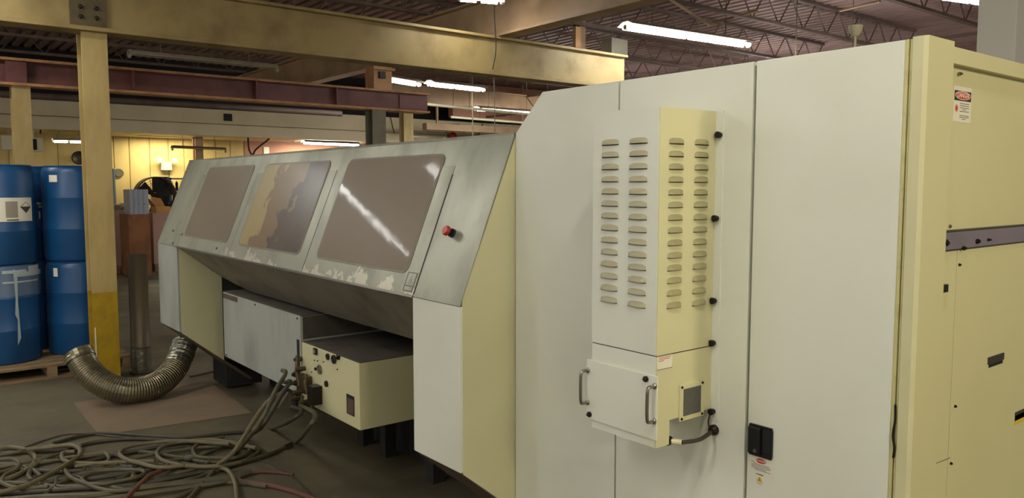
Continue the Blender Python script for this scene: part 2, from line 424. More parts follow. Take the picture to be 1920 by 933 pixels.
# stub on top of the red beam
s = thing('column_stub', 'short orange tan steel stub standing on the red beam under the girder', 'stub column', (5.72, 10.4, 3.13))
obj('flange', box(5.58, 5.88, 10.28, 10.30, 3.13, 3.46), ORANGETAN, s)
obj('flange', box(5.58, 5.88, 10.52, 10.54, 3.13, 3.46), ORANGETAN, s)
obj('column_web', box(5.62, 5.66, 10.30, 10.52, 3.13, 3.46), ORANGETAN, s)
obj('bracket', box(5.55, 5.90, 10.22, 10.28, 3.40, 3.44), ORANGETAN, s)
obj('clip_angle', box(5.66, 5.76, 10.25, 10.28, 3.28, 3.38), BOLT, s)
# red beam
g = thing('red_beam', 'dull red primed steel beam hanging between the columns behind the near girder', 'beam', (2.0, 10.4, 2.83))
obj('beam_web', box(-5, 6.54, 10.38, 10.42, 2.86, 3.10), REDSTEEL, g)
obj('flange', box(-5, 6.54, 10.28, 10.52, 3.10, 3.13), REDDARK, g, bevel=0.003)
obj('flange', box(-5, 6.54, 10.28, 10.52, 2.83, 2.86), REDDARK, g, bevel=0.003)
for x in (2.35, 3.85, 5.0):
    obj('stiffener', box(x, x + 0.02, 10.3, 10.38, 2.86, 3.10), REDSTEEL, g)
obj('splice_plate', box(6.05, 6.54, 10.36, 10.38, 2.88, 3.08), REDSTEEL, g)
cond_pts = (at(0, 176, 'Y', 13.0), at(640, 213, 'Y', 13.0))
o = obj('dark_beam_strip', tube(cond_pts, 0.05, 10), JOIST, smooth=True); tag(o, 'dark strip running just below and behind the red beam', 'pipe')  # dark tube tracing the dark lines below the red beam
# girder running away (X=5.7)
g = thing('roof_girder', 'pinkish tan deep girder running away under the roof, crossing above the long near girder', 'girder', (5.75, 8, 3.47))
obj('girder_web', box(5.75, 5.80, 1.5, 16.5, 3.50, 3.93), TANFAR, g)
obj('flange', box(5.67, 5.88, 1.5, 16.5, 3.47, 3.50), TANFAR, g, bevel=0.004)
obj('flange', box(5.67, 5.88, 1.5, 16.5, 3.93, 3.955), TANFAR, g, bevel=0.004)
# second girder further right, joining the far columns
g = thing('roof_girder', 'brown far girder seen low between the lamps left of the white cabinet', 'girder', (11, 15.4, 3.3))
obj('girder_web', box(8.6, 17.5, 15.35, 15.40, 3.62, 3.95), TANFAR, g)
obj('flange', box(8.6, 17.5, 15.28, 15.48, 3.59, 3.62), TANFAR, g)
obj('flange', box(8.6, 17.5, 15.28, 15.48, 3.95, 3.98), TANFAR, g)
# stub/hanger columns standing on the near girder near its right end
s = thing('column_stub', 'tan hanger column with a pale box, above the right part of the near girder', 'stub column', (7.6, 8.4, 3.44))
a = at(1076, 60, 'Y', 8.4).x; b2 = at(1098, 60, 'Y', 8.4).x; zt = at(1088, 36, 'Y', 8.4).z; zb = at(1088, 94, 'Y', 8.4).z
obj('column_web', box(a + 0.09, b2 + 0.02, 8.42, 8.5, zb - 0.3, DZ), TANFAR, s)
obj('junction_box', box(a, a + 0.10, 8.36, 8.42, zb + 0.02, zt - 0.12), ORANGETAN, s)
obj('bracket', box(a + 0.01, a + 0.09, 8.37, 8.42, zt - 0.11, zt + 0.03), NIGHT, s)
s = thing('transformer_box', 'small grey box hanging on a wire at the right end of the near girder', 'box', (8.0, 7.9, 3.45))
a = at(1147, 85, 'Y', 8.0).x; b2 = at(1177, 85, 'Y', 8.0).x; zt = at(1160, 72, 'Y', 8.0).z; zb = at(1160, 106, 'Y', 8.0).z
obj('body', box(a, b2, 8.0, 8.2, zb, zt), GREYCOL, s, bevel=0.006)
obj('hanger_wire', tube([((a + b2) / 2 - 0.05, 8.1, zt), ((a + b2) / 2 - 0.05, 8.1, DZ)], 0.005, 5), CHROME, s)

# bar joists
def joist(x0, x1, y, z0, z1, label, group, axis='X', panel=0.62):
    def P(a, z): return (a, y, z) if axis == 'X' else (y, a, z)
    j = thing('bar_joist', label, 'joist', P((x0 + x1) / 2, z0), group)
    for nm, z in (('top_chord', z1), ('bottom_chord', z0)):
        bm = B()
        for d in (-0.022, 0.022):
            if axis == 'X': box(x0, x1, y + d - 0.016, y + d + 0.016, z - 0.02, z + 0.02, bm)
            else: box(y + d - 0.016, y + d + 0.016, x0, x1, z - 0.02, z + 0.02, bm)
        obj(nm, bm, JOIST, j)
    n = int((x1 - x0) / panel); st = (x1 - x0) / n; bm = B()
    for k in range(n):
        a = x0 + k * st
        bar(P(a, z1), P(a + st / 2, z0), 0.013, bm); bar(P(a + st / 2, z0), P(a + st, z1), 0.013, bm)
    obj('web_rods', bm, JOIST, j, kind='stuff')
    return j
for k, y in enumerate([2.2, 3.9, 5.6, 7.3, 9.0, 10.7, 12.4, 14.1, 15.8]):
    joist(-7, 5.7, y, 3.99, DZ - 0.03, 'brown open-web roof joist left of the deep pinkish tan girder', 'bar joists over the left bay')
for k, y in enumerate([1.4, 3.1, 4.8, 6.5, 8.2, 9.9, 11.6, 13.3]):
    joist(5.85, 14.0, y, 3.99, DZ - 0.03, 'brown open-web roof joist right of the deep pinkish tan girder', 'bar joists over the right bay')
joist(3.0, 17.0, 12.6, 3.55, 3.95, 'dark trussed joist running away in front of the pinkish far wall', None, axis='Y', panel=0.8)
joist(6.0, 17.0, 14.3, 3.45, 3.85, 'long bridging truss running away just over the white cabinet doors', None, axis='Y', panel=0.8)
for yy, xx0 in ((4.0, 6.0), (7.4, 6.0)):
    pass
def rod(name, a, b, r, m, label, cat, group=None):
    return tag(obj(name, tube([a, b], r, 6), m), label, cat, group)
rod('roof_conduit', at(940, 68, 'Z', 3.9), at(760, 90, 'Z', 3.85) , 0.02, TANFAR, 'pale conduit running diagonally under the roof above the near girder', 'conduit')
rod('roof_conduit', fl(1240, -12, 3.95), fl(1330, 47, 3.95), 0.02, TANFAR, 'thin brown conduit sloping down to the small round fitting above the big lit lamp', 'conduit')
rod('bridging_rod', fl(1330, 45, 4.0), fl(1420, 20, 4.0), 0.018, TANFAR, 'pale bridging rod right of the big lit lamp', 'rod')
rod('bridging_rod', fl(1575, 20, 4.0), fl(1650, 2, 4.0), 0.018, TANFAR, 'pale bridging rod at the top edge above the white cabinet', 'rod')
rod('yellow_pipe', at(799, 195, 'Y', 13.0), at(1010, 216, 'Y', 13.0), 0.03, CREAMBOX, 'thin bright yellow pipe right of the red beam end', 'pipe')
rod('yellow_pipe', at(845, 219, 'Y', 15.9), at(1010, 232, 'Y', 15.9), 0.03, CREAMBOX, 'thin pale pipe below the bright yellow pipe', 'pipe')
for nm, px, py, Y in (('bright yellow', 850, 201, 13.0), ('bright yellow', 880, 204, 13.0), ('pale', 900, 223.5, 15.9), ('pale', 950, 227.5, 15.9)):
    q = at(px, py, 'Y', Y); rod('pipe_hanger', (q.x, Y, q.z), (q.x, Y, DZ), 0.008, JOIST, 'thin hanger rod of the %s pipe, nearer %d' % (nm, 1) if False else {850: 'left hanger rod of the bright yellow pipe', 880: 'right hanger rod of the bright yellow pipe', 900: 'left hanger rod of the thin pale pipe', 950: 'right hanger rod of the thin pale pipe'}[px], 'hanger')
a = at(800, 228, 'Y', 16.5); b2 = at(1000, 250, 'Y', 16.5)
g = thing('crane_rail', 'brown rail beam just above the right end of the steel hood', 'beam', (a.x, 16.6, 3.1))
obj('rail', box(a.x, b2.x, 16.5, 16.7, 3.10, 3.26), TANFAR, g)
for f in (.1, .9): obj('hanger', box(a.x + (b2.x - a.x) * f, a.x + (b2.x - a.x) * f + .05, 16.57, 16.62, 3.26, DZ), TANFAR, g)

# ================================================================== LAMPS
def lamp(a, b, label, lit=True, bare=False, group=None, tubes=2, m=None, housing=FIXT, hang=True, w=0.15):
    a = Vector(a); b = Vector(b); c = (a + b) / 2; d = (b - a).normalized(); n = Vector((-d.y, d.x, 0)).normalized()
    t = thing('fluorescent_lamp', label, 'lamp', c, group)
    L = (b - a).length
    bm = B()
    if bare: w = 0.03
    prof = [(-w, 0.0), (-0.05, 0.05), (0.05, 0.05), (w, 0.0), (w, -0.01), (0.045, 0.035), (-0.045, 0.035), (-w, -0.01)]
    def ring(p): return [p + n * u + Vector((0, 0, z + 0.03)) for u, z in prof]
    loft([ring(a), ring(b)], bm)
    obj('reflector', bm, housing, t)
    for s in (-1, 1):
        off = n * (0.06 * s) + Vector((0, 0, 0.0))
        if lit:
            h = L / 2
            for k in range(2):
                p0 = a + d * (0.03 + k * h); p1 = a + d * ((k + 1) * h - 0.03)
                obj('tube', tube([p0 + off, p1 + off], 0.022, 8), m or TUBE_ON, t)
    for e in (a, b):
        obj('end_cap', tube([e + Vector((0, 0, 0.0)) - d * 0.005, e + d * 0.03], 0.035, 6), housing, t)
    if hang:
        for f in (0.2, 0.8):
            p = a + (b - a) * f + Vector((0, 0, 0.07))
            top = DZ if (p.y < 18.1) else SZ0
            if top > p.z: obj('hanger', tube([p, (p.x, p.y, top)], 0.006, 5), FIXTDARK, t)
    return t
lamp(fl(1172, 51, 3.65), fl(1402, 85, 3.65), 'big lit twin tube lamp hanging above the white cabinet')
lamp(fl(1775, -8, 3.4), fl(1885, 8, 3.4), 'lit lamp cut off by the top edge near the right corner')
lamp(fl(804, 158, 3.45), fl(906, 169, 3.45), 'lit lamp just under the near girder, right of its shorter neighbour')
lamp(fl(700, 145, 3.45), fl(785, 159, 3.45), 'lit lamp beside the orange tan stub, partly hidden by it')
lamp(fl(892, 205, 3.4), fl(1010, 214, 3.4), 'lit lamp cut off by the sloped corner of the white cabinet')
lamp(at(568, 268, 'Y', 18.5), at(671, 272, 'Y', 18.5), 'lit lamp against the pink wall under the soffit')
lamp(at(98, 265, 'Y', 18.5), at(160, 266, 'Y', 18.5), 'warm lit lamp between the two left tan columns', m=TUBE_DIM)
lamp(fl(860, -4, 3.7), fl(940, 2, 3.7), 'lit lamp just touching the top edge left of the deep girder')
lamp(fl(241, 104, 3.55), fl(518, 131, 3.55), 'unlit pale lamp hanging left below the near girder', lit=False, w=0.10)
lamp(at(322, 279, 'Y', 18.3), at(422, 283, 'Y', 18.3), 'unlit grimy lamp hung on wires in front of the yellow wall', lit=False, housing=FIXTDARK, w=0.10)
# lamps of the hall outside the picture: fluorescents over the aisle left of the camera, warm high bays behind it
def aisle_lamp(x, y, z, label, L=1.2, m=None):
    lamp((x - L, y, z), (x + L, y, z), label, lit=True, m=m)
aisle_lamp(-1.9, 1.1, 3.4, 'fluorescent lamp over the aisle left of the camera')
aisle_lamp(-3.4, 2.6, 3.4, 'fluorescent lamp over the far side of the aisle', m=TUBE_DIM)
aisle_lamp(-3.2, 5.0, 3.4, 'fluorescent lamp over the aisle beyond the camera')
aisle_lamp(-0.55, 9.15, 3.5, 'fluorescent lamp over the aisle left of the drums', L=0.75)
aisle_lamp(-0.35, 6.72, 3.5, 'fluorescent lamp over the aisle just left of the picture', L=0.75)
lamp((0.55, 0.45, 3.3), (1.45, 0.45, 3.3), 'fluorescent lamp almost overhead, right of the camera and out of the picture')
for (x, y, z, wh) in ((10.3, 6.0, 2.85, 'the nearest of those hidden by the white cabinet'), (13.5, 9.0, 3.3, 'hidden by the white cabinet, towards the pink wall'), (12.5, 13.6, 3.2, 'hidden by the white cabinet, towards the back wall'), (14.5, 3.5, 3.1, 'hidden by the white cabinet, far to the right')):
    lamp((x - 1.2, y, z), (x + 1.2, y, z), 'added bare fill lamp ' + wh, bare=True)  # added unseen lamps that brighten the far right wall and roof
aisle_lamp(-4.5, 12.5, 3.4, 'fluorescent lamp far along the aisle')
def high_bay(x, y, z, power, label):
    t = thing('high_bay_lamp', label, 'lamp', (x, y, z))
    obj('shade', lathe((x, y, z), [(0.24, 0.0), (0.20, 0.10), (0.10, 0.22), (0.06, 0.30), (0.0005, 0.30), (0.0005, 0.27), (0.05, 0.27), (0.09, 0.2), (0.19, 0.09), (0.23, 0.0)], 24), FIXT, t, smooth=True)
    obj('hanger', tube([(x, y, z + 0.3), (x, y, DZ)], 0.01, 6), FIXTDARK, t)
    L = bpy.data.lights.new('bulb', 'POINT'); L.energy = power; L.shadow_soft_size = 0.18; L.color = (1.0, 0.90, 0.58)
    o = bpy.data.objects.new('bulb', L); COL.objects.link(o); o.parent = t; o.location = (0, 0, -0.05)
high_bay(2.6, -3.4, 3.4, WARM_POWER, 'warm high bay lamp behind the camera')
high_bay(0.2, -3.0, 3.4, WARM_POWER*0.5, 'second warm high bay lamp behind the camera')
# assumed, unseen warm lamps brightening the back walls, on thin plates under the soffit
for px, lb in ((5.0, 'assumed flat lamp under the soffit before the yellow wall'), (8.6, 'assumed flat lamp under the soffit before the pink wall')):
    t = thing('assumed_wall_lamp', lb, 'lamp', (px, 19.0, SZ0 - 0.012))
    obj('lens', box(px - .6, px + .6, 18.9, 19.1, SZ0 - .012, SZ0), FIXT, t)
    L = bpy.data.lights.new('tube_light', 'AREA'); L.shape = 'RECTANGLE'; L.size = 1.2; L.size_y = 0.2; L.energy = 26; L.color = (1.0, 0.88, 0.6)
    o = bpy.data.objects.new('tube_light', L); COL.objects.link(o); o.parent = t; o.location = (0, 0, -0.02)

# ================================================================== MACHINE: white cabinet
XF = 2.0
cab = thing('laser_cabinet', 'large cream white machine cabinet with flush doors filling the right of the photo', 'machine cabinet', (2.6, 1.7, 0))
chz = 1.932; topz = 2.083
obj('carcass', prism([(0.937, 0.08), (2.50, 0.08), (2.50, chz - 0.01), (2.335, topz - 0.01), (0.937, topz - 0.01)], 'X', XF + 0.02, 3.3), GAP, cab)
FC = Face((XF, 0, 0), (0, -1, 0), (0, 0, 1))     # u = -Y, normal = -X
def fpanel(ys, name='front_panel', label=None):
    pts = ys
    return obj(name, FC.poly([(-y, z) for y, z in pts], -0.02, 0.0), PAINT, cab, bevel=0.003, label=label)
fpanel([(2.504, 0.10), (1.934, 0.10), (1.934, topz), (2.338, topz), (2.504, chz)])
fpanel([(1.926, 0.10), (1.389, 0.10), (1.389, topz), (1.926, topz)])
door = fpanel([(1.378, 0.10), (0.9505, 0.10), (0.9505, topz), (1.378, topz)], 'door')
obj('edge_strip', box(XF + 0.002, XF + 0.02, 0.9415, 0.950, 0.10, topz), EDGE, cab, label='yellowed door return')
obj('seam_strip', box(XF + 0.004, XF + 0.02, 0.9345, 0.9385, 0.10, topz), EDGE, cab)
cpst = obj('corner_post', prism([(XF, 0.932), (XF, 0.905), (XF + 0.006, 0.895), (2.147, 0.895), (2.147, 0.932)], 'Z', 0.08, topz + 0.004), PAINT2, cab)
obj('top_cap', box(XF + 0.01, 3.3, 0.96, 2.33, topz - 0.012, topz - 0.002), PAINT, cab)
# small bulge marks and wiring seen in the door gap
gw = [(XF + 0.001, 0.940, 1.16), (XF - 0.003, 0.937, 1.12), (XF - 0.004, 0.941, 1.08), (XF - 0.003, 0.936, 1.05), (XF + 0.001, 0.940, 1.02)]
obj('gap_wire', tube(catmull(gw, 5), 0.003, 5), BOLT, cab)
# door handle: black flush swing latch
hd = obj('latch_plate', FC.poly([(-1.368, 1.010), (-1.293, 1.010), (-1.290, 1.0), (-1.290, 0.925), (-1.293, 0.915), (-1.368, 0.915), (-1.371, 0.925), (-1.371, 1.0)], 0, 0.006), BLACK, door)
obj('latch_lever', FC.plate(-1.366, -1.325, 0.922, 1.004, 0.006, 0.017), BLACK, door, bevel=0.004)
obj('latch_recess', FC.plate(-1.322, -1.296, 0.935, 1.003, 0.006, 0.0065), NIGHT, door)
obj('key_cylinder', FC.oval(-1.340, 0.934, 0.006, 0.006, 0.017, 0.019), CHROME, door)
def sticker(face, a0, a1, b0, b1, parent, h=0.0006): return obj('sticker', face.plate(a0, a1, b0, b1, 0, h), WHITE, parent, label='white warning sticker')
zs = at(1430, 872, 'X', XF)
st = sticker(FC, -1.368, -1.288, 0.868, 0.911, door)
def bars(face, parent, rows, m=GREYINK, h=0.0009, th=0.0022):
    bm = B()
    for a0, a1, b in rows: face.plate(a0, a1, b, b + th, h - 0.0004, h, bm)
    o = obj('fine_print', bm, m, parent, kind='stuff'); return o
oval = obj('danger_oval', FC.oval(-1.329, 0.9015, 0.017, 0.0075, 0.0006, 0.001), LABELRED, door)
FC.text('DANGER', -1.329, 0.9015, 0.0075, 0.0012, WHITE, door)
bars(FC, door, [(-1.362, -1.352, 0.893), (-1.355, -1.30, 0.8885), (-1.362, -1.295, 0.884), (-1.362, -1.298, 0.8795), (-1.362, -1.31, 0.875), (-1.35, -1.296, 0.871)])
st2 = sticker(FC, -1.347, -1.318, 0.826, 0.864, door)
obj('hazard_triangle', FC.poly([(-1.343, 0.838), (-1.321, 0.838), (-1.332, 0.855)], 0.0006, 0.001), YELLOWINK, door)
obj('hazard_symbol', FC.poly([(-1.3335, 0.841), (-1.3305, 0.841), (-1.332, 0.850)], 0.001, 0.0014), INK, door)
FC.text('WARNING', -1.3325, 0.8595, 0.0052, 0.001, INK, door)
bars(FC, door, [(-1.343, -1.323, 0.8335), (-1.340, -1.325, 0.830)], th=0.0012)

# -Y side of the cabinet
YS = 0.905
FS = Face((0, YS, 0), (1, 0, 0), (0, 0, 1))     # normal -Y
obj('top_rail', box(2.147, 3.3, 0.905, 0.95, 2.036, 2.078), PAINT2, cab)
up = obj('upper_side_panel', box(2.147, 3.3, 0.925, 0.95, 1.602, 2.040), PAINT2, cab, label='recessed upper side panel')
rail = obj('side_rail', box(2.138, 3.3, 0.900, 0.95, 1.552, 1.598), LAV, cab, bevel=0.002, label='lavender grey steel rail')
obj('rail_edge', box(2.136, 3.3, 0.9015, 0.95, 1.598, 1.6015), INK, cab); obj('rail_edge', box(2.136, 3.3, 0.9015, 0.95, 1.5485, 1.552), INK, cab)
obj('side_panel', box(2.147, 2.243, YS, 0.95, 0.08, 1.5485), PAINT2, cab, bevel=0.0015)
obj('side_panel', box(2.2455, 3.3, YS, 0.95, 0.08, 1.5485), PAINT2, cab, bevel=0.0015)
FS2 = Face((0, 0.925, 0), (1, 0, 0), (0, 0, 1)); FR = Face((0, 0.900, 0), (1, 0, 0), (0, 0, 1))
def screw(face, a, b, r=0.006, m=BOLT, parent=cab, h=0.006, nm='screw'):
    bm = B(); face.oval(a, b, r, r, 0, h * 0.6, 10, bm); face.oval(a, b, r * 0.6, r * 0.6, h * 0.6, h, 8, bm)
    return obj(nm, bm, m, parent)
def atY(px, py, y): q = at(px, py, 'Y', y); return q.x, q.z
def atX(px, py, x): q = at(px, py, 'X', x); return -q.y, q.z
screw(FS2, *atY(1796, 139, .925), 0.005, CHROME, up, 0.012)
screw(FS2, *atY(1780, 424, .925), 0.005, CHROME, up)
for px, py, r in ((1772, 455, 0.009), (1805, 465, 0.006), (1831, 452, 0.007), (1852, 449, 0.004)):
    screw(FR, *atY(px, py, .90), r, BOLT, rail, 0.01)
for px, py in ((1798, 496), (1790, 761), (1782, 868)): screw(FS, *atY(px, py, YS), 0.004)
# sticker on the upper panel
a0, b1 = atY(1789, 160, .925); a1, b0 = atY(1819, 231, .925)
S = sticker(FS2, a0, a1, b0, b1, up); W_ = a1 - a0; Hh = b1 - b0
obj('sticker_header', FS2.plate(a0 + .03 * W_, a1 - .03 * W_, b1 - .40 * Hh, b1 - .12 * Hh, 0.0006, 0.001), INK, up)
obj('danger_oval', FS2.oval((a0 + a1) / 2, b1 - .25 * Hh, .44 * W_, .12 * Hh, 0.001, 0.0014), WHITE, up)
obj('danger_oval', FS2.oval((a0 + a1) / 2, b1 - .25 * Hh, .41 * W_, .10 * Hh, 0.0014, 0.0018), LABELRED, up)
FS2.text('DANGER', (a0 + a1) / 2, b1 - .25 * Hh, .17 * W_, 0.002, WHITE, up)
bars(FS2, up, [(a0 + .35 * W_, a1 - .12 * W_, b1 - f * Hh) for f in (.48, .54, .60, .70, .82, .87)] + [(a0 + .5 * W_, a0 + .7 * W_, b1 - f * Hh) for f in (.65, .92)], m=INK, th=0.0014)
star = []
for k in range(16):
    r = (.11 if k % 2 else .05) * W_; star.append((a0 + .17 * W_ + r * math.cos(k * math.pi / 8), b1 - .62 * Hh + r * math.sin(k * math.pi / 8)))
obj('laser_symbol', FS2.poly(star, 0.0006, 0.001), LABELRED, up)
# slots and small things on the lower side
def slot(px0, py0, px1, py1, nm='slot', m=NIGHT, h=0.0015):
    a0, b1 = atY(px0, py0, YS); a1, b0 = atY(px1, py1, YS)
    return obj(nm, FS.plate(min(a0, a1), max(a0, a1), min(b0, b1), max(b0, b1), 0, h), m, cab, bevel=0.0)
slot(1762, 533, 1769, 546, 'key_switch', BLACK, 0.012); slot(1761, 549, 1764, 561, 'pull_tab', BLACK, 0.006); slot(1760, 564, 1763, 573, 'yellow_tag', YELLOWINK)
slot(1854, 672, 1879, 680, 'finger_pull', NIGHT); slot(1852, 670, 1880, 673, 'finger_pull_rim', INK, 0.004)
slot(1903, 773, 1925, 778, 'hazard_label', INK); slot(1903, 779, 1925, 785, 'hazard_label', YELLOWINK)
a0, b0 = atY(1746, 872, YS); a1, b1 = atY(1782, 858, YS)
obj('scratch', FS.poly([(a0, b0), (a1, b1), (a1, b1 + 0.0015), (a0, b0 + 0.0015)], 0, 0.0004), INK, cab)
obj('base_plinth', box(2.1, 3.3, 0.99, 2.5, 0.0, 0.08), DARK, cab)

# ================================================================== MACHINE: loading enclosure with steel hood
hood = thing('loading_enclosure', 'long steel hooded machine enclosure with three smoked panes joined to the white cabinet', 'machine enclosure', (2.6, 4.7, 0))
XK = 1.724; ZK = 1.251; XT = 2.0; ZT = 1.937; ZB = 0.582
Ya, Yb, Yc, Yd = 2.508, 2.860, 6.372, 6.925
u = Vector((XT - XK, 0, ZT - ZK)); LH = u.length
FH = Face((XK, 0, ZK), (0, -1, 0), u)      # on the slope: a = -Y, b = distance up the slope
obj('hood_sheet', FH.plate(-Yb, -Ya, 0, LH, -0.003, 0.0), STEEL, hood)
obj('hood_sheet', FH.plate(-Yd, -Yc - 0.03, 0, LH, -0.003, 0.0), STEEL, hood)
obj('hood_sheet', FH.plate(-Yc - 0.030, -Yb, 0.60, LH, -0.004, -0.001), STEEL, hood)
# door sheet with three openings framed
panes = [(2.972, 3.899, PANE_A), (4.136, 5.093, PANE_B), (5.322, 6.288, PANE_C)]
dr = obj('hood_door', FH.plate(-Yc - 0.030, -Yb, 0.0, 0.60, -0.012, 0.001), STEELDOOR, hood)
def rrect(a0, a1, b0, b1, r, n=5):
    out = []
    for cx_, cy_, s in ((a1 - r, b1 - r, 0), (a0 + r, b1 - r, 90), (a0 + r, b0 + r, 180), (a1 - r, b0 + r, 270)):
        for k in range(n + 1):
            t = R(s + 90 * k / n); out.append((cx_ + r * math.cos(t), cy_ + r * math.sin(t)))
    return out
for y0, y1, m in panes:
    outer = rrect(-y1 - 0.010, -y0 + 0.010, 0.092, 0.662, 0.045); inner = rrect(-y1, -y0, 0.102, 0.652, 0.038)
    fr = obj('pane_gasket', FH.poly(outer, 0.0, 0.0035), GREYCOL, hood)
    pn = obj('pane', FH.poly(inner, 0.0, 0.0045), m, hood, label={id(PANE_A): 'scratched brown smoked pane', id(PANE_B): 'brown smoked pane with peeling film', id(PANE_C): 'dull brown smoked pane'}[id(m)])
# door seams
for y in (4.02, 5.21):
    obj('door_seam', FH.plate(-y - 0.003, -y + 0.003, 0.0, 0.60, 0.001, 0.0016), INK if y < 5 else GREYCOL, hood)
obj('door_seam', FH.plate(-Yb - 0.003, -Yb + 0.003, 0.01, 0.56, 0.0, 0.0022), INK, hood)
obj('knee_lip', FH.plate(-Yc - 0.02, -Yb, -0.006, 0.006, -0.004, 0.004), CHROME, hood)
# warning label near the lower right of the door
o = obj('label_frame', FH.plate(-2.955, -2.875, 0.015, 0.105, 0.001, 0.0022), STEEL, hood)
bmf = B()
for (a0, a1, b0, b1) in ((-2.952, -2.878, 0.018, 0.021), (-2.952, -2.878, 0.099, 0.102), (-2.952, -2.948, 0.018, 0.102), (-2.882, -2.878, 0.018, 0.102), (-2.945, -2.885, 0.040, 0.043)): FH.plate(a0, a1, b0, b1, 0.0022, 0.0026, bmf)
obj('label_print', bmf, INK, hood)
obj('label_triangle', FH.poly([(-2.935, 0.048), (-2.895, 0.048), (-2.915, 0.088)], 0.0022, 0.0026), GREYINK, hood)
# emergency stop
es = obj('emergency_stop', B(), RED, hood) if False else None
ec = FH.p(-2.715, 0.293)
def along(face, a, b, prof, seg=16):
    rings = []
    for r, h in prof:
        rings.append([face.p(a + r * math.cos(2 * math.pi * k / seg), b + r * math.sin(2 * math.pi * k / seg), h) for k in range(seg)])
    return loft(rings)
eb = obj('emergency_stop', along(FH, -2.715, 0.293, [(0.019, 0), (0.019, 0.012), (0.013, 0.014), (0.013, 0.028)]), BLACK, hood, smooth=True)
obj('mushroom_button', along(FH, -2.715, 0.293, [(0.014, 0.026), (0.021, 0.030), (0.021, 0.040), (0.017, 0.045), (0.001, 0.046)]), RED, eb, smooth=True)
for (a, b) in ((-5.47, 0.045), (-6.62, 0.12), (-6.5, 0.02)):
    obj('stud', along(FH, a, b, [(0.008, 0), (0.008, 0.004), (0.001, 0.006)], 8), BOLT, hood)
obj('hinge_block', FH.plate(-6.40, -6.33, 0.095, 0.112, 0.001, 0.012), STEEL, hood)
# end sections: white fronts, cream sides, bevelled undersides
def end_section(y0, y1, mfront, mside):
    prof = [(XK, ZB), (XK, ZK), (XT, ZT), (2.55, ZT), (2.55, 0.16), (2.03, 0.33)]
    obj('end_body', prism([(x + (0.012 if i in (0, 1, 2) else 0), z + (0.006 if i == 0 else -0.012 if i in (1, 2, 3) else 0)) for i, (x, z) in enumerate(prof)], 'Y', y0 + 0.004, y1 - 0.004), DARK, hood)
    obj('front_panel', box(XK, XK + 0.012, y0, y1, ZB, ZK - 0.003), mfront, hood)
    obj('underside', prism([(XK, ZB), (XK + 0.014, ZB), (2.29, 0.13), (2.27, 0.12)], 'Y', y0 + 0.002, y1 - 0.002), SKIRT, hood)
    obj('side_panel', prism([(XK + 0.012, ZB - 0.008), (XK + 0.012, ZK + 0.025), (XT + 0.007, ZT - 0.010), (2.28 if y0 < 3 else 2.06, ZT - 0.004), (2.28 if y0 < 3 else 2.06, 0.13 if y0 < 3 else 0.31)], 'Y', y0, y0 + 0.008), mside, hood)
    obj('side_panel', prism([(XK + 0.012, ZB - 0.008), (XK + 0.012, ZK + 0.025), (XT + 0.007, ZT - 0.010), (2.5, ZT - 0.004), (2.5, 0.13)], 'Y', y1 - 0.008, y1), mside, hood)
end_section(Ya, Yb, PAINT, PAINT2)
end_section(Yc, Yd, DIMWHITE, PAINT2)
# roof of the hood and back body
obj('roof_sheet', box(XT - 0.004, 3.2, Ya, Yd, ZT - 0.012, ZT), STEEL, hood)
obj('inner_body', box(2.5, 3.2, Yb, Yc, 0.35, ZT - 0.012), DARK, hood)
obj('rear_body', box(2.55, 3.2, Yc, Yd, 0.33, ZT - 0.012), DARK, hood)
# belly of the door
yl = Yc; yr = Yb
bm = B()
rings = []
for y, xb, zb in ((yr + 0.002, XT + 0.0, 0.963), (5.55, XT, 0.963), (5.95, XT + 0.01, 0.985), (yl - 0.004, XT + 0.04, 1.005)):
    rings.append([(XK + 0.003, y, ZK - 0.004), (xb, y, zb), (xb + 0.22, y, zb + 0.03), (2.3, y, 1.75), (XT, y, ZT - 0.03), (XT - 0.02, y, ZT - 0.08)])
loft(rings, bm)
obj('door_belly', bm, BELLY, hood)
obj('underhood_shade_block', box(2.52, 3.1, 2.9, 6.6, 0.0, 0.35), DARK, hood)  # added dark block standing in for the shadow under the boxes
# feet
for (x0, y0) in ((2.16, 6.62), (2.5, 2.60)):
    obj('foot', box(x0, x0 + 0.30, y0, y0 + 0.36, 0.02, 0.34), DARK, hood)
    obj('foot_pad', lathe((x0 + 0.15, y0 + 0.18, 0), [(0.12, 0), (0.12, 0.012), (0.05, 0.03), (0.05, 0.05)], 16), DARK, hood)

# ================================================================== boxes under the hood
eq = thing('equipment_box', 'long grey white equipment box under the steel hood', 'equipment box', (2.2, 5.2, 0))
XB = 1.90
obj('body', box(XB, 2.48, 4.447, 5.862, 0.455, 0.938), DIMWHITE, eq, bevel=0.004)
obj('top_shade', box(XB + 0.004, 2.48, 4.45, 5.86, 0.938, 0.944), UNDERSHADE, eq)
obj('end_shade', box(XB + 0.01, 2.48, 4.443, 4.4468, 0.80, 0.936), UNDERSHADE, eq, label='end panel painted dark as shade')  # thin dark sheet painting the shade on the end face
FB = Face((XB, 0, 0), (0, -1, 0), (0, 0, 1))
obj('nameplate', FB.plate(-5.85, -5.55, 0.895, 0.930, 0, 0.003), SKIRT, eq, label='brown nameplate')
obj('seam', FB.plate(-4.455, -4.449, 0.46, 0.94, 0, 0.001), GREYCOL, eq)
obj('cable_slot', FB.plate(-4.515, -4.478, 0.52, 0.79, 0, 0.002), NIGHT, eq)
for y in (4.6, 5.7): obj('leg', box(2.38, 2.46, y, y + 0.08, 0, 0.455), DARK, eq)
for y in (5.82, 4.5, 5.2): screw(FB, -y, 0.92 if y != 5.82 else 0.47, 0.006, BOLT, eq)
hy = thing('hydraulic_box', 'smaller cream box with hose fittings beside the long box under the hood', 'equipment box', (2.2, 4.07, 0))
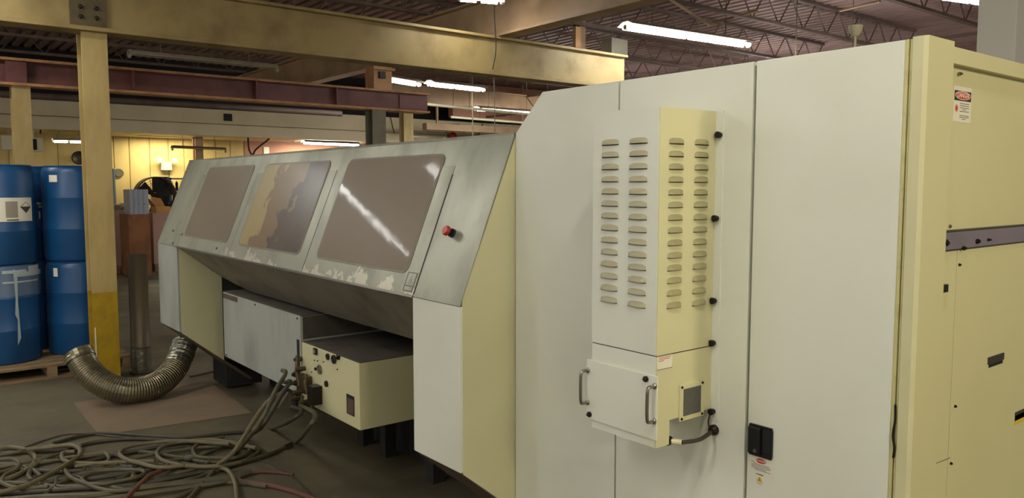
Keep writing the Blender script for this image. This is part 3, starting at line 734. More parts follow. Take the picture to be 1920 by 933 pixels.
obj('body', box(XB, 2.48, 3.706, 4.442, 0.422, 0.784), PAINT2, hy, bevel=0.005)
obj('top_shade', box(XB + 0.006, 2.48, 3.71, 4.438, 0.784, 0.789), UNDERSHADE, hy)
def onB(px, py): return atX(px, py, XB)
for (px, py, ra, rb, nm, m) in ((615.5, 668, .016, .016, 'port', NIGHT), (627, 673, .022, .022, 'gauge', BLACK), (600, 692, .024, .024, 'gauge', FIXTDARK), (613, 719, .016, .018, 'port', NIGHT), (593, 691, .008, .009, 'port', NIGHT)):
    a, b = onB(px, py); rm = along(FB, a, b, [(ra * 1.15, 0), (ra * 1.15, 0.008), (ra, 0.010), (ra * .9, 0.006), (0.0005, 0.006)], 16)
    obj(nm, rm, m, hy, smooth=True)
a, b = onB(593, 658); obj('square_socket', FB.plate(a - .018, a + .018, b - .018, b + .018, 0, 0.012), BLACK, hy); obj('socket_lid', FB.plate(a - .010, a + .010, b - .010, b + .010, 0.012, 0.014), GREYINK, hy)
for px, py in ((590, 675), (596, 676), (607, 678), (633, 692), (585, 697), (632, 665), (638, 668)):
    screw(FB, *onB(px, py), 0.004, BOLT, hy)
screw(FB, *onB(636, 670), 0.012, BOLT, hy, 0.02, 'knob')
a0, b1 = onB(650, 737); a1, b0 = onB(665, 781)
obj('opening_frame', FB.plate(a0, a1, b0, b1, 0, 0.002), NIGHT, hy); obj('sight_glass', FB.plate(a0 + .012, a1 - .004, b0 + .006, b1 - .02, 0.002, 0.004), SKIRT, hy)
for y in (3.74, 4.30): obj('leg', box(2.38, 2.46, y, y + 0.07, 0, 0.422), DARK, hy)
# valve manifold
mv = obj('valve_manifold', box(XB - 0.05, XB, 4.30, 4.42, 0.50, 0.60), BRASS, hy, bevel=0.006)
for k, (px, py, l) in enumerate(((566, 672, .05), (572, 690, .06), (562, 700, .05), (570, 715, .08), (580, 730, .10), (566, 745, .07), (590, 733, .05), (578, 752, .06))):
    a, b = onB(px, py)
    obj('fitting', along(FB, a, b, [(0.014, 0), (0.014, l * .5), (0.018, l * .5), (0.018, l * .75), (0.011, l * .75), (0.011, l)], 6), BRASS, hy)
obj('manifold_block', FB.plate(*[onB(579, 0)[0], onB(590, 0)[0]], onB(580, 745)[1], onB(580, 712)[1], 0, 0.06), BOLT, hy, bevel=0.005)
for (px0, py0, px1, py1) in ((566, 665, 575, 720), (577, 740, 578, 770), (583, 700, 592, 735), (598, 735, 599, 765)):
    a0, b0 = onB(px0, py0); a1, b1 = onB(px1, py1)
    obj('valve_pipe', tube([FB.p(a0, b0, .03), FB.p((a0 + a1) / 2, (b0 + b1) / 2, .05), FB.p(a1, b1, .05)], 0.010, 8), BRASS, hy)

# ================================================================== louvred box on the cabinet
lv = thing('louvred_box', 'tall cream louvred box with two steel handles hung on the white cabinet', 'ventilation box', (1.87, 1.65, 0.945))
XL = 1.738; YR = 1.514; YL = 1.786
obj('body', prism([(XF - 0.003, YR + 0.003), (XL, YR + 0.003), (XL, YL), (XF - 0.003, YL)], 'Z', 1.223, 1.948), PAINT, lv, bevel=0.0012)
obj('side_tint_sheet', box(XL + 0.0015, XF - 0.003, YR, YR + 0.003, 1.223, 1.9475), PAINT2, lv, label='side sheet tinted yellower for the warm side light')  # thin sheet holding the warm side light as a yellower colour
obj('side_tint_sheet', prism([(XL + 0.002, 0.9455), (1.80, 0.9455), (1.80, 1.0205), (XF - 0.004, 1.0205), (XF - 0.004, 1.2195), (XL + 0.002, 1.2195)], 'Y', YR, YR + 0.003), PAINT2, lv, label='side sheet tinted yellower for the warm side light')
obj('lower_body', box(XL + 0.001, 1.80, YR + 0.003, YL - 0.001, 0.945, 1.220), PAINT, lv, bevel=0.0015)
obj('lower_body', box(1.80, XF - 0.003, YR + 0.003, YL - 0.001, 1.02, 1.220), PAINT, lv)
obj('seam', box(XL + 0.002, XF - 0.004, YR + 0.002, YL - 0.002, 1.2195, 1.2235), GAP, lv)
# flange strip screwed to the cabinet
fs = obj('flange_strip', FC.plate(-YR, -1.488, 1.05, 1.949, 0, 0.004), PAINT, lv, bevel=0.0); obj('flange_strip', FC.plate(-YR, -1.484, 0.985, 1.21, 0.0, 0.003), PAINT, lv)
for px, py in ((1352, 253), (1346, 409), (1342, 563), (1340, 642), (1339, 770)):
    a, b = atX(px, py, XF)
    obj('clamp_bolt', along(FC, a, b, [(0.008, 0), (0.008, 0.010), (0.0105, 0.012), (0.0105, 0.020), (0.001, 0.021)], 10), BOLT, lv, smooth=True)
FL = Face((XL, 0, 0), (0, -1, 0), (0, 0, 1)); FRR = Face((0, YR, 0), (1, 0, 0), (0, 0, 1))
SLOTM = mat('louvre_shadow_gap', (70, 62, 44), 0.8)
PAINTL = mat('louvre_paint_shaded', (168, 162, 134), 0.45)  # cream paint darkened to draw the shading inside the louvres
PAINTLS = mat('louvre_paint_side_shaded', (150, 143, 104), 0.45)  # darker, yellower copy: shading painted into the side louvres
def louvre_mesh(face, w, h, d):
    bm = B(); nu, nv = 8, 4; g = []
    for j in range(nv + 1):
        row = []
        v = j / nv
        for i in range(nu + 1):
            s = -1 + 2 * i / nu
            hw = w / 2
            yy = h * (1 - v) 
            top = h * (1 - 0.35 * abs(s) ** 4)
            b = min(yy, top * (1 - v) + 0)
            dep = d * math.sin(v * math.pi / 2) * max(0.0, (1 - abs(s) ** 5))
            row.append(bm.verts.new(face.u * (s * hw) + face.v * b + face.n * dep))
        g.append(row)
    for j in range(nv):
        for i in range(nu): 
            f = bm.faces.new((g[j][i], g[j + 1][i], g[j + 1][i + 1], g[j][i + 1])); f.smooth = True
    a = [bm.verts.new(face.u * (s * w / 2) + face.v * bb + face.n * 0.0004) for s, bb in ((-1, -0.0026), (1, -0.0026), (1, 0.0022), (-1, 0.0022))]
    f = bm.faces.new(a); f.material_index = 1
    me = bpy.data.meshes.new('louvre'); bm.to_mesh(me); bm.free(); me.materials.append(PAINTL); me.materials.append(SLOTM)
    return me
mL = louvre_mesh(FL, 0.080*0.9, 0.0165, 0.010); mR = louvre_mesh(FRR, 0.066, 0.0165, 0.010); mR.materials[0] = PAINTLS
for face, me, cols, plane in ((FL, mL, ((1146, 271, 1140, 565), (1199, 268, 1192, 574)), 'X'), (FRR, mR, ((1271, 269, 1261, 576), (1317, 271, 1309, 571)), 'Y')):
    for (xa, ya, xb, yb) in cols:
        A, Z = (atX(xa, ya, XL), atX(xb, yb, XL)) if plane == 'X' else (atY(xa, ya, YR), atY(xb, yb, YR))
        for k in range(14):
            t = k / 13; o = bpy.data.objects.new('louvre', me); COL.objects.link(o)
            o.parent = lv; p = face.p((A[0] + Z[0]) / 2, A[1] * (1 - t) + Z[1] * t, 0.0002); o.location = p - org(lv)
# access panel with two handles
zp0 = 0.972; zp1 = 1.164
ap = obj('access_panel', FL.plate(-1.802, -1.506, zp0, zp1, 0.0, 0.006), PAINT, lv, bevel=0.0015)
def handle(a, b0, b1, parent):
    h = obj('handle', tube(catmull([FL.p(a, b0, 0.006), FL.p(a, b0, 0.028), FL.p(a, b0 + 0.006, 0.036), FL.p(a, b0 + 0.03, 0.038), FL.p(a, b1 - 0.03, 0.038), FL.p(a, b1 - 0.006, 0.036), FL.p(a, b1, 0.028), FL.p(a, b1, 0.006)], 4), 0.0052, 10), CHROME, parent, smooth=True)
    for b in (b0, b1): obj('handle_collar', along(FL, a, b, [(0.009, 0.006), (0.009, 0.010), (0.006, 0.012)], 12), CHROME, h)
handle(-1.795, 1.025, 1.130, ap); handle(-1.514, 1.030, 1.135, ap)
for a, b in ((-1.547, 1.150), (-1.785, 0.988)):
    obj('panel_knob', along(FL, a, b, [(0.009, 0.006), (0.009, 0.012), (0.005, 0.013), (0.004, 0.019), (0.001, 0.02)], 12), BOLT, ap, smooth=True)
# caution label, filter window
a0, b1 = atY(1232, 668, YR); a1, b0 = atY(1260, 688, YR)
cl = obj('caution_label', FRR.plate(a0, a1, b0, b1, 0, 0.0006), WHITE, lv)
bars(FRR, cl, [(a0, a1, b1 - .0016), (a0, a1, b0), (a0, a0 + .002, b0 + .004), (a1 - .002, a1, b0 + .004)], m=INK, th=0.0014)
bars(FRR, cl, [(a0 + .006, a1 - .006, b1 - .007), (a0 + .006, a1 - .012, b1 - .012), (a0 + .006, a0 + .03, b1 - .017)], m=LABELRED, th=0.0018)
a0, b1 = atY(1273, 722, YR); a1, b0 = atY(1317, 777, YR)
a0, a1 = a0, a1
fwf = obj('window_frame', FRR.plate(a0, a1, b0, b1, 0, 0.005), PAINT2, lv, bevel=0.001)
obj('filter_mesh', FRR.plate(a0 + .016, a1 - .016, b0 + .014, b1 - .014, 0.005, 0.0056), MESHDARK, fwf)
for a in (a0 + .009, a1 - .009):
    for b in (b0 + .007, b1 - .007): screw(FRR, a, b, 0.0045, BOLT, fwf, 0.009)
# cable under the box
cb = thing('power_cable', 'dark armoured cable looping under the louvred box into the white cabinet', 'cable', (1.9, 1.52, 0.94))
p0 = at(1253, 826, 'Y', YR + 0.01); p1 = at(1278, 829, 'Y', 1.49); pm = at(1310, 824, 'Y', 1.485); pe = at(1340, 804, 'X', XF - 0.002)
obj('cable_sheath', tube(catmull([p1, pm, at(1330, 812, 'X', 1.97), pe], 8), 0.0065, 8), HOSE3, cb, smooth=True)
obj('cable_gland', tube([p0, p1], 0.009, 10), CREAMBOX, cb); obj('gland_nut', tube([p0 - Vector((.006, 0, 0)), p0 + Vector((.01, 0, 0))], 0.014, 8), BOLT, cb)
obj('wall_gland', along(FC, *atX(1340, 805, XF), [(0.017, 0), (0.017, 0.01), (0.011, 0.02)], 12), BOLT, cb)
obj('thin_wire', tube(catmull([at(1331, 775, 'X', 1.99), at(1328, 790, 'X', 1.985), at(1331, 803, 'X', 1.985), at(1339, 808, 'X', 1.99)], 6), 0.0022, 6), BOLT, cb)

# ================================================================== blue drums and pallet
def drum(x, y, z, label, group=None):
    d = thing('drum', label, 'drum', (x, y, z), group)
    r = 0.29
    prof = [(0.001, 0.012), (0.25, 0.012), (0.262, 0.0), (0.275, 0.006), (0.284, 0.03), (0.286, 0.28), (0.290, 0.295), (0.290, 0.305), (0.286, 0.32), (0.286, 0.57), (0.290, 0.585), (0.290, 0.595), (0.286, 0.61), (0.285, 0.82), (0.275, 0.862), (0.264, 0.872), (0.268, 0.884), (0.258, 0.890), (0.250, 0.885), (0.246, 0.868), (0.001, 0.868)]
    obj('body', lathe((x, y, z), prof, 48), BLUE, d, smooth=True)
    for s in (-1, 1): obj('bung', lathe((x + s * 0.15, y + .02, z), [(0.035, 0.866), (0.035, 0.880), (0.001, 0.882)], 16), BLACK, d)
    return d
ZP = 0.13
dA, dB, dC = (0.765, 8.46), (1.400, 8.53), (1.06, 9.08)
d1 = drum(*dA, ZP, 'lower front blue drum wrapped in clear film at the left edge')
d2 = drum(*dA, ZP + 0.89, 'upper front blue drum with the corrosive label at the left edge')
d3 = drum(*dB, ZP, 'lower blue drum next to the tan column')
d4 = drum(*dB, ZP + 0.89, 'upper blue drum next to the tan column')
drum(*dC, ZP, 'lower blue drum at the back of the pallet'); drum(*dC, ZP + 0.89, 'upper blue drum at the back with white tape scraps'); d6 = bpy.data.objects['drum.005']
# curved labels
def curved(cx, cy, r, a0, a1, z0, z1, m, parent, nm='label_sheet', n=12, off=0.0015, pts=None):
    bm = B(); rows = []
    for rr in (r + off, r + off + 0.0006):
        rows.append(([bm.verts.new((cx + rr * math.cos(a0 + (a1 - a0) * k / n), cy + rr * math.sin(a0 + (a1 - a0) * k / n), z0)) for k in range(n + 1)],
                     [bm.verts.new((cx + rr * math.cos(a0 + (a1 - a0) * k / n), cy + rr * math.sin(a0 + (a1 - a0) * k / n), z1)) for k in range(n + 1)]))
    for k in range(n): bm.faces.new((rows[1][0][k], rows[1][0][k + 1], rows[1][1][k + 1], rows[1][1][k]))
    return obj(nm, bm, m, parent)
def ang(px, c, r=0.2905):
    # angle on the drum of the point seen at column px
    d = at(px, 348.5, 'Y', 8.0); d = Vector((d.x, d.y)); d.normalize(); c = Vector(c)
    bq = d.dot(c); disc = bq * bq - (c.length_squared - r * r)
    t = bq - math.sqrt(max(disc, 0)); p = d * t - c
    return math.atan2(p.y, p.x), t
aR, tt = ang(57, dA); aL, _ = ang(-12, dA)
def zat(py, px, t):
    q = at(px, py, 'Y', 8.2); k = math.hypot(q.x, q.y); return EYE + (q.z - EYE) * t / k
zl0, zl1 = zat(414, 30, tt), zat(370, 30, tt)
curved(*dA, 0.290, aL, aR, zl0, zl1, WHITE, d2, 'hazard_sheet')
# corrosive diamond: upper white half outline + black triangle
def curved_poly(c, pts, m, parent, nm, off):
    bm = B(); vs = [bm.verts.new((c[0] + (0.290 + off) * math.cos(a), c[1] + (0.290 + off) * math.sin(a), z)) for a, z in pts]; bm.faces.new(vs)
    return obj(nm, bm, m, parent)
aD0, _ = ang(35, dA); aD1, _ = ang(55, dA); aDm = (aD0 + aD1) / 2; zc = zat(387, 45, tt); hz = zat(375, 45, tt) - zc
def curved_tri(c, a0, a1, zb, zt_apex, m, parent, nm, off, n=10):
    bm = B(); r_ = 0.290 + off; am = (a0 + a1) / 2
    def pt(a, z): return bm.verts.new((c[0] + r_ * math.cos(a), c[1] + r_ * math.sin(a), z))
    for k in range(n):
        p, q = a0 + (a1 - a0) * k / n, a0 + (a1 - a0) * (k + 1) / n
        f = lambda a: zb + (zt_apex - zb) * (1 - abs(a - am) / abs(a1 - am))
        bm.faces.new((pt(p, zb), pt(q, zb), pt(q, f(q)), pt(p, f(p))))
    return obj(nm, bm, m, parent)
curved_tri(dA, aD0, aD1, zc, zc - hz, INK, d2, 'hazard_triangle', 0.004)
curved_tri(dA, aD0, aD1, zc, zc + hz * .8, GREYINK, d2, 'hazard_diamond_top', 0.0035)
curved_tri(dA, aD0 + .06, aD1 - .06, zc + .003, zc + hz * .66, WHITE, d2, 'hazard_diamond_face', 0.0042)
aT0, _ = ang(8, dA); aT1, _ = ang(31, dA)
curved(*dA, 0.290, aT0, aT1, zat(407, 20, tt), zat(377, 20, tt), GREYINK, d2, 'print_block', off=0.003)
curved(*dA, 0.290, aT0 + .02, aT1 + .02, zat(412.5, 20, tt), zat(410.5, 20, tt), INK, d2, 'print_line', off=0.003)
# small stickers on the right stack
aq0, t3 = ang(93, dB); aq1, _ = ang(108, dB)
for dd, y0, y1 in ((d4, 341, 328), (d3, 518, 502)):
    curved(*dB, 0.290, aq0, aq0 + (aq1 - aq0) * (1 if dd is d4 else .55), zat(y0, 100, t3), zat(y1, 100, t3), WHITE, dd, 'paper_sticker', off=0.003)
# tape scraps on the back drum
for (px0, px1, py0, py1) in ((67, 82, 383, 379), (70, 82, 389, 385), (70, 73, 410, 396)):
    b0, t4 = ang(px0, dC); b1_, _ = ang(px1, dC); curved(*dC, 0.290, b0, b1_, zat(py0, 75, t4), zat(py1, 75, t4), WHITE, d6, 'tape_scrap', off=0.003)
# stretch film around the lower front drum
sf = thing('stretch_film', 'clear crumpled stretch film round the lower front drum', 'film', (dA[0], dA[1], ZP + 0.55))
rings = []
random.seed(5)
for j in range(9):
    z = ZP + 0.60 + j * 0.034
    rings.append([(dA[0] + (0.2945 + random.random() * 0.004) * math.cos(2 * math.pi * k / 40), dA[1] + (0.2945 + random.random() * 0.004) * math.sin(2 * math.pi * k / 40), z + random.random() * 0.01 - (0.01 * math.sin(k / 3))) for k in range(40)])
obj('film_band', loft(rings, cap=False), FILM, sf, smooth=True)
FILMW = mat('bunched_white_film', (186, 198, 200), 0.25, alpha=0.75, bump=0.8, bscale=30)
af, tf_ = ang(20, dA)
pts = [(-0.06, zat(505, 20, tf_)), (0.05, zat(507, 20, tf_)), (0.03, zat(570, 20, tf_)), (0.07, zat(635, 20, tf_)), (-0.03, zat(648, 20, tf_)), (0.0, zat(600, 20, tf_)), (-0.06, zat(590, 20, tf_)), (-0.03, zat(560, 20, tf_))]
bm = B(); vs = [bm.verts.new((dA[0] + 0.2975 * math.cos(af + a), dA[1] + 0.2975 * math.sin(af + a), z)) for a, z in pts]; bm.faces.new(vs)
obj('film_tail', bm, FILMW, sf, label='bunched tail of film')
random.seed(8)
for (pa, pb, ya, yb) in ((-5, 40, 512, 506), (20, 72, 519, 510), (-5, 60, 530, 527), (44, 62, 512, 500)):
    A0, _ = ang(pa, dA); A1, _ = ang(pb, dA)
    curved(*dA, 0.296, A0, A1, zat(ya, 30, tf_), zat(yb, 30, tf_), FILMW, sf, 'film_fold', off=0.003)
# pallet
pl = thing('pallet', 'weathered wooden pallet under the blue drums', 'pallet', (1.1, 8.6, 0))
for k in range(9): obj('deck_slat', box(0.44, 1.72, 7.97 + k * 0.158, 7.97 + k * 0.158 + 0.115, 0.108, 0.128), PALLET, pl)
for x in (0.44, 1.02, 1.64): obj('stringer', box(x, x + 0.08, 7.97, 9.35, 0.022, 0.108), PALLET, pl)
for k in (0, 4, 8): obj('bottom_slat', box(0.44, 1.72, 7.965 + k * 0.158, 7.97 + k * 0.158 + 0.115, 0.0, 0.022), PALLET, pl)

# ================================================================== flexible duct, pipe, cardboard sheet
fd = thing('flexible_duct', 'ribbed metal flexible duct lying on the floor before the yellow column foot', 'duct', (1.5, 6.95, 0))
RD = 0.101
y0 = fl(240, 731, RD + .008).y
path = [at(a, b, 'Y', y0 + d) for a, b, d in ((146, 660, .26), (163, 692, .17), (191, 717, .07), (228, 731, 0), (268, 730, 0), (303, 715, .06), (328, 689, .16), (340, 662, .26), (348, 640, .32))]
cp_ = catmull(path, 44)
main = cp_[:int(len(cp_) * 0.76)]
obj('ribbed_hose', tube(main, RD, 22, cap=False, rf=lambda i: RD + (0.004 if i % 5 in (0, 1) else 0)), DUCT, fd, smooth=False)
fo = cp_[int(len(cp_) * 0.76) - 1:]
random.seed(3)
obj('foil_sleeve', tube(fo[::4] + [fo[-1]], RD + .004, 18, cap=False, rf=lambda i: RD + .004 + random.uniform(-.006, .006)), FOIL, fd, label='crumpled foil sleeve')
obj('hose_cuff', tube(cp_[:20:3], RD + .008, 22, cap=False, rf=lambda i: RD + .008 + random.uniform(-.003, .003)), DUCT, fd)
obj('hose_inside', tube([cp_[1], cp_[2], cp_[3]], RD - .004, 20), NIGHT, fd)
vp = thing('vertical_pipe', 'brownish grey open-topped duct pipe standing behind the yellow column foot', 'pipe', (1.74, 7.75, 0))
rp = 0.083; cxp, cyp = 1.742, 7.72
topring = []
bm = B()
obj('pipe_shell', lathe((cxp, cyp, 0), [(rp, 0.0), (rp, 0.25), (rp + .002, 0.252), (rp, 0.255), (rp, 1.095), (rp + .003, 1.10), (rp - .004, 1.10), (rp - .004, 0.9), (0.001, 0.9)], 32), PIPE, vp, smooth=True)
obj('foil_wrap', lathe((cxp, cyp, 0), [(rp + .003, 0.04), (rp + .006, 0.10), (rp + .004, 0.15), (rp + .006, 0.2), (rp + .003, 0.23)], 32, cap=False), FOIL, vp, smooth=True, label='crumpled foil tape band')
obj('base_flange', lathe((cxp, cyp, 0), [(rp + .02, 0.0), (rp + .02, 0.01), (rp, 0.012)], 24), DARK, vp)
cs = obj('cardboard_sheet', prism([(1.06, 6.95), (1.05, 5.92), (2.07, 5.80), (2.13, 7.03)], 'Z', 0.0005, 0.006), CARD); tag(cs, 'flat brown cardboard sheet on the floor under the flexible duct', 'cardboard sheet')
rod('pry_bar', (2.02, 7.2, 0.02), (2.32, 7.3, 0.02), 0.012, SKIRT, 'short dark rod on the floor behind the cardboard sheet', 'rod')

# ================================================================== hoses
def hose(pts, r, m, label, n=8, cat='hose', group=None):
    o = obj('hose', tube(catmull(pts, n), r, 8), m, smooth=True); tag(o, label, cat, group); return o
def fb(px, py): a, b = onB(px, py); return FB.p(a, b, 0.09)
def G(seq, r, lift=0.0): return [fl(x, y, r + lift) for x, y in seq]
# hoses from the fittings to the floor
hose([fb(556, 690), at(535, 700, 'X', 1.75), at(515, 735, 'X', 1.70), at(495, 780, 'X', 1.62), at(470, 815, 'X', 1.55)] + G([(445, 845), (415, 868), (380, 905), (345, 945)], .016), .013, HOSE1, 'olive hose arching from the topmost fitting down to the floor')
hose([fb(560, 712), at(545, 715, 'X', 1.78), at(530, 735, 'X', 1.72), at(510, 770, 'X', 1.65), at(490, 800, 'X', 1.6)] + G([(462, 822), (440, 850), (426, 862)], .016), .012, HOSE3, 'dark hose dropping from the second fitting')
hose([fb(556, 733), at(525, 738, 'X', 1.76), at(500, 755, 'X', 1.68), at(475, 790, 'X', 1.62), at(450, 830, 'X', 1.55), at(430, 856, 'X', 1.5)] + G([(408, 872), (428, 882), (441, 905), (445, 940)], .016, .02), .013, HOSE2, 'pale grey hose crossing over all the others to the bottom edge')
hose([fb(574, 758), at(566, 770, 'X', 1.78), at(545, 788, 'X', 1.75)] + G([(510, 803), (470, 808), (420, 812), (350, 820), (290, 818), (180, 812), (100, 830)], .014), .012, HOSE3, 'dark hose running left along the top of the tangle')
hose([fb(590, 755), at(590, 775, 'X', 1.80), at(580, 800, 'X', 1.75)] + G([(555, 828), (515, 847), (470, 862), (425, 872), (350, 874), (290, 868), (240, 862)], .015), .013, HOSE1, 'olive hose with a pale coupling curving out from the lowest fitting')
q = fl(541, 836, .016); rod('hose_coupling', q + Vector((-.03, -.01, 0)), q + Vector((.03, .012, .002)), .017, CHROME, 'pale metal coupling on the lowest olive hose', 'coupling')
hose([at(541, 735, 'X', 1.77), at(531, 750, 'X', 1.74), at(522, 765, 'X', 1.70)], .009, HOSE2, 'short pale hose end hanging in front of the long box', cat='hose')
# loops of the tangle on the floor, traced
L1 = [(-10, 845), (20, 838), (50, 843), (66, 856), (60, 872), (35, 888), (0, 902), (-20, 908)]
hose(G(L1, .017), .014, HOSE2, 'pale olive hose loop at the left edge of the tangle')
hose(G([(-10, 862), (22, 860), (36, 868), (30, 880), (10, 890), (5, 905), (40, 915), (90, 912)], .016, .01), .013, HOSE1, 'small inner hose loop at the left edge')
hose(G([(50, 842), (90, 838), (130, 834), (148, 840), (150, 850), (140, 860), (110, 878), (70, 900), (30, 915), (-15, 926)], .018, .03), .014, HOSE2, 'pale hose making a tall hook then running to the lower left')
hose(G([(140, 846), (120, 848), (116, 856), (124, 864), (150, 868), (190, 868), (230, 866), (290, 864)], .016, .015), .013, HOSE2, 'pale hose with a tight bend inside the tangle')
hose(G([(120, 848), (90, 858), (66, 872), (54, 888), (58, 898), (80, 908), (110, 912), (150, 912), (200, 906), (250, 898), (270, 888), (262, 882), (235, 880)], .016), .014, HOSE1, 'olive hose forming the wide middle oval')
hose(G([(122, 880), (130, 892), (150, 902), (180, 908), (220, 902), (262, 892), (270, 884), (250, 880), (190, 882), (160, 892), (155, 900), (175, 912), (210, 920), (250, 918)], .016, .02), .012, HOSE1, 'olive hose doubling back in the middle of the tangle')
hose(G([(430, 832), (340, 826), (280, 830), (250, 835), (230, 842), (225, 852), (240, 862), (262, 868), (300, 876), (345, 872)], .016, .03), .013, HOSE2, 'pale hose turning back in a tight bend below the cardboard corner')
hose(G([(480, 840), (400, 824), (340, 828), (312, 834), (297, 843), (295, 853), (306, 863), (340, 872), (400, 874), (452, 866)], .016, .025), .013, HOSE2, 'pale hose with a tight bend, right of the one below the cardboard corner')
hose(G([(420, 818), (384, 826), (366, 836), (362, 846), (370, 856), (400, 858), (440, 858), (462, 850), (468, 842), (462, 832), (430, 826)], .016, .015), .012, HOSE1, 'olive loop under the crossing hoses')
hose(G([(-10, 850), (60, 846), (120, 842), (180, 828), (250, 822), (330, 826), (400, 830), (440, 826)], .014), .013, HOSE3, 'long dark hose along the back edge of the tangle')
hose(G([(-10, 872), (60, 866), (130, 860), (200, 850), (260, 846), (330, 856), (400, 866), (470, 852)], .013), .012, HOSE1, 'olive hose wandering lengthwise through the tangle')
hose(G([(-20, 925), (60, 922), (140, 916), (220, 912), (300, 900), (380, 884), (430, 878)], .014), .014, HOSE3, 'dark hose along the lower side of the tangle')
hose(G([(-20, 890), (40, 880), (110, 884), (170, 880), (250, 874), (310, 866), (370, 872)], .014), .012, HOSE3, 'dark hose across the middle of the tangle')
hose(G([(-20, 940), (80, 932), (180, 928), (280, 912), (360, 904), (440, 892), (470, 884)], .02), .02, HOSE1, 'thick olive hose near the bottom edge')
hose(G([(120, 945), (220, 932), (320, 918), (400, 906), (450, 896)], .02), .016, HOSE1, 'olive hose lying in front of the thick one')
hose(G([(140, 874), (184, 868), (198, 866), (204, 858), (196, 848), (178, 850), (120, 858)], .02, .01), .010, HOSE2, 'tiny pale hose curl in the centre of the tangle')
hose(G([(-20, 915), (10, 905), (50, 905), (75, 895), (60, 880), (20, 872), (-20, 880)], .014), .013, HOSE1, 'olive bend near the lower left corner')
random.seed(21)
for k in range(6):
    cx_, cy_ = random.uniform(20, 330), random.uniform(855, 905)
    c0 = fl(cx_, cy_, 0.014); rx = random.uniform(.16, .42); ry = random.uniform(.12, .3); ph = random.uniform(0, 6)
    pts = []
    for j in range(12):
        a = ph + j * 0.55; pts.append(c0 + Vector((rx * math.cos(a) * (1 + .05 * j), ry * math.sin(a), 0)) + Vector((random.uniform(-.03, .03), random.uniform(-.03, .03), 0.004 * (j % 3))))
    hose(pts, .0125, (HOSE1, HOSE3, HOSE1)[k % 3], 'grimy hose loop buried in the tangle on the floor', group='buried hose loops')
hose(G([(45, 838), (85, 824), (120, 814), (150, 812), (190, 815), (235, 819), (300, 824)], .008), .006, SKIRT, 'thin brown cord arching above the tangle')
hose(G([(225, 945), (245, 925), (262, 908), (280, 892), (300, 882), (318, 870)], .014, .02), .014, HOSER, 'rust red hose slanting through the bottom of the tangle')
hose(G([(430, 902), (460, 890), (490, 884), (525, 886), (550, 889)], .010), .009, HOSER, 'thin red brown hose right of the pale crossing hose')
hose(G([(440, 900), (490, 907), (540, 918), (580, 932), (620, 950)], .012), .014, HOSER, 'red brown hose leaving at the bottom edge under the machine')
hose(G([(475, 860), (500, 866), (520, 876), (545, 890), (572, 915), (600, 945)], .006), .004, HOSE3, 'thin dark cord on the floor by the red brown hoses')
hose(G([(300, 945), (360, 920), (400, 905), (450, 905), (500, 912)], .012), .014, HOSE1, 'olive hose at the bottom edge beside the rust red one')

# ================================================================== far items at the back wall
def card_box(x0, x1, y0, y1, z0, z1, label, m, group=None, open_top=True):
    t = thing('carton', label, 'box', ((x0 + x1) / 2, (y0 + y1) / 2, z0), group); w = 0.02
    obj('side', box(x0, x1, y0, y0 + w, z0, z1), m, t); obj('side', box(x0, x1, y1 - w, y1, z0, z1), m, t)
    obj('side', box(x0, x0 + w, y0 + w, y1 - w, z0, z1), m, t); obj('side', box(x1 - w, x1, y0 + w, y1 - w, z0, z1), m, t)
    obj('bottom', box(x0 + w, x1 - w, y0 + w, y1 - w, z0, z0 + w), m, t)
    return t
def xy(px, y): return at(px, 348, 'Y', y).x
card_box(xy(205, 17.2), xy(243, 17.2), 16.95, 17.9, 0.14, 1.25, 'pinkish bulk carton just right of the tan column, against the yellow wall', CARDPINK)
card_box(xy(276, 17.2) + .02, xy(330, 17.2), 16.95, 17.9, 0.14, 1.18, 'pinkish bulk carton seen left of the steel hood', CARDPINK)
rb = card_box(xy(238, 16.2), xy(279, 16.2), 16.2, 16.9, 0.0, 1.18, 'rust brown bulk carton standing behind the vertical pipe', RUSTBOX)
t = thing('tarp_heap', 'crumpled brown paper heaped on the left pinkish carton', 'packing paper', (xy(225, 17.5), 17.5, 1.25))
random.seed(9); bm = B(); bmesh.ops.create_icosphere(bm, subdivisions=3, radius=1)
for v in bm.verts:
    k = 1 + random.uniform(-.15, .15); v.co = Vector((xy(226, 17.5) + v.co.x * .24 * k, 17.6 + v.co.y * .3 * k, 1.25 + max(v.co.z, -0.1) * .11 * k))
obj('paper', bm, CARD, t)
for x0, x1, lab in ((xy(205, 17.2), xy(243, 17.2), 'wooden pallet under the left pinkish carton'), (xy(278, 17.2), xy(330, 17.2), 'wooden pallet under the right pinkish carton')):
    p = thing('pallet', lab, 'pallet', ((x0 + x1) / 2, 17.6, 0))
    for k in range(5): obj('deck_slat', box(x0, x1, 16.9 + k * .21, 17.05 + k * .21, 0.115, 0.138), PALLET, p)
    for k in range(3): xx = x0 + (x1 - x0 - .09) * k / 2; obj('stringer', box(xx, xx + .09, 16.9, 17.88, 0, 0.115), PALLET, p)
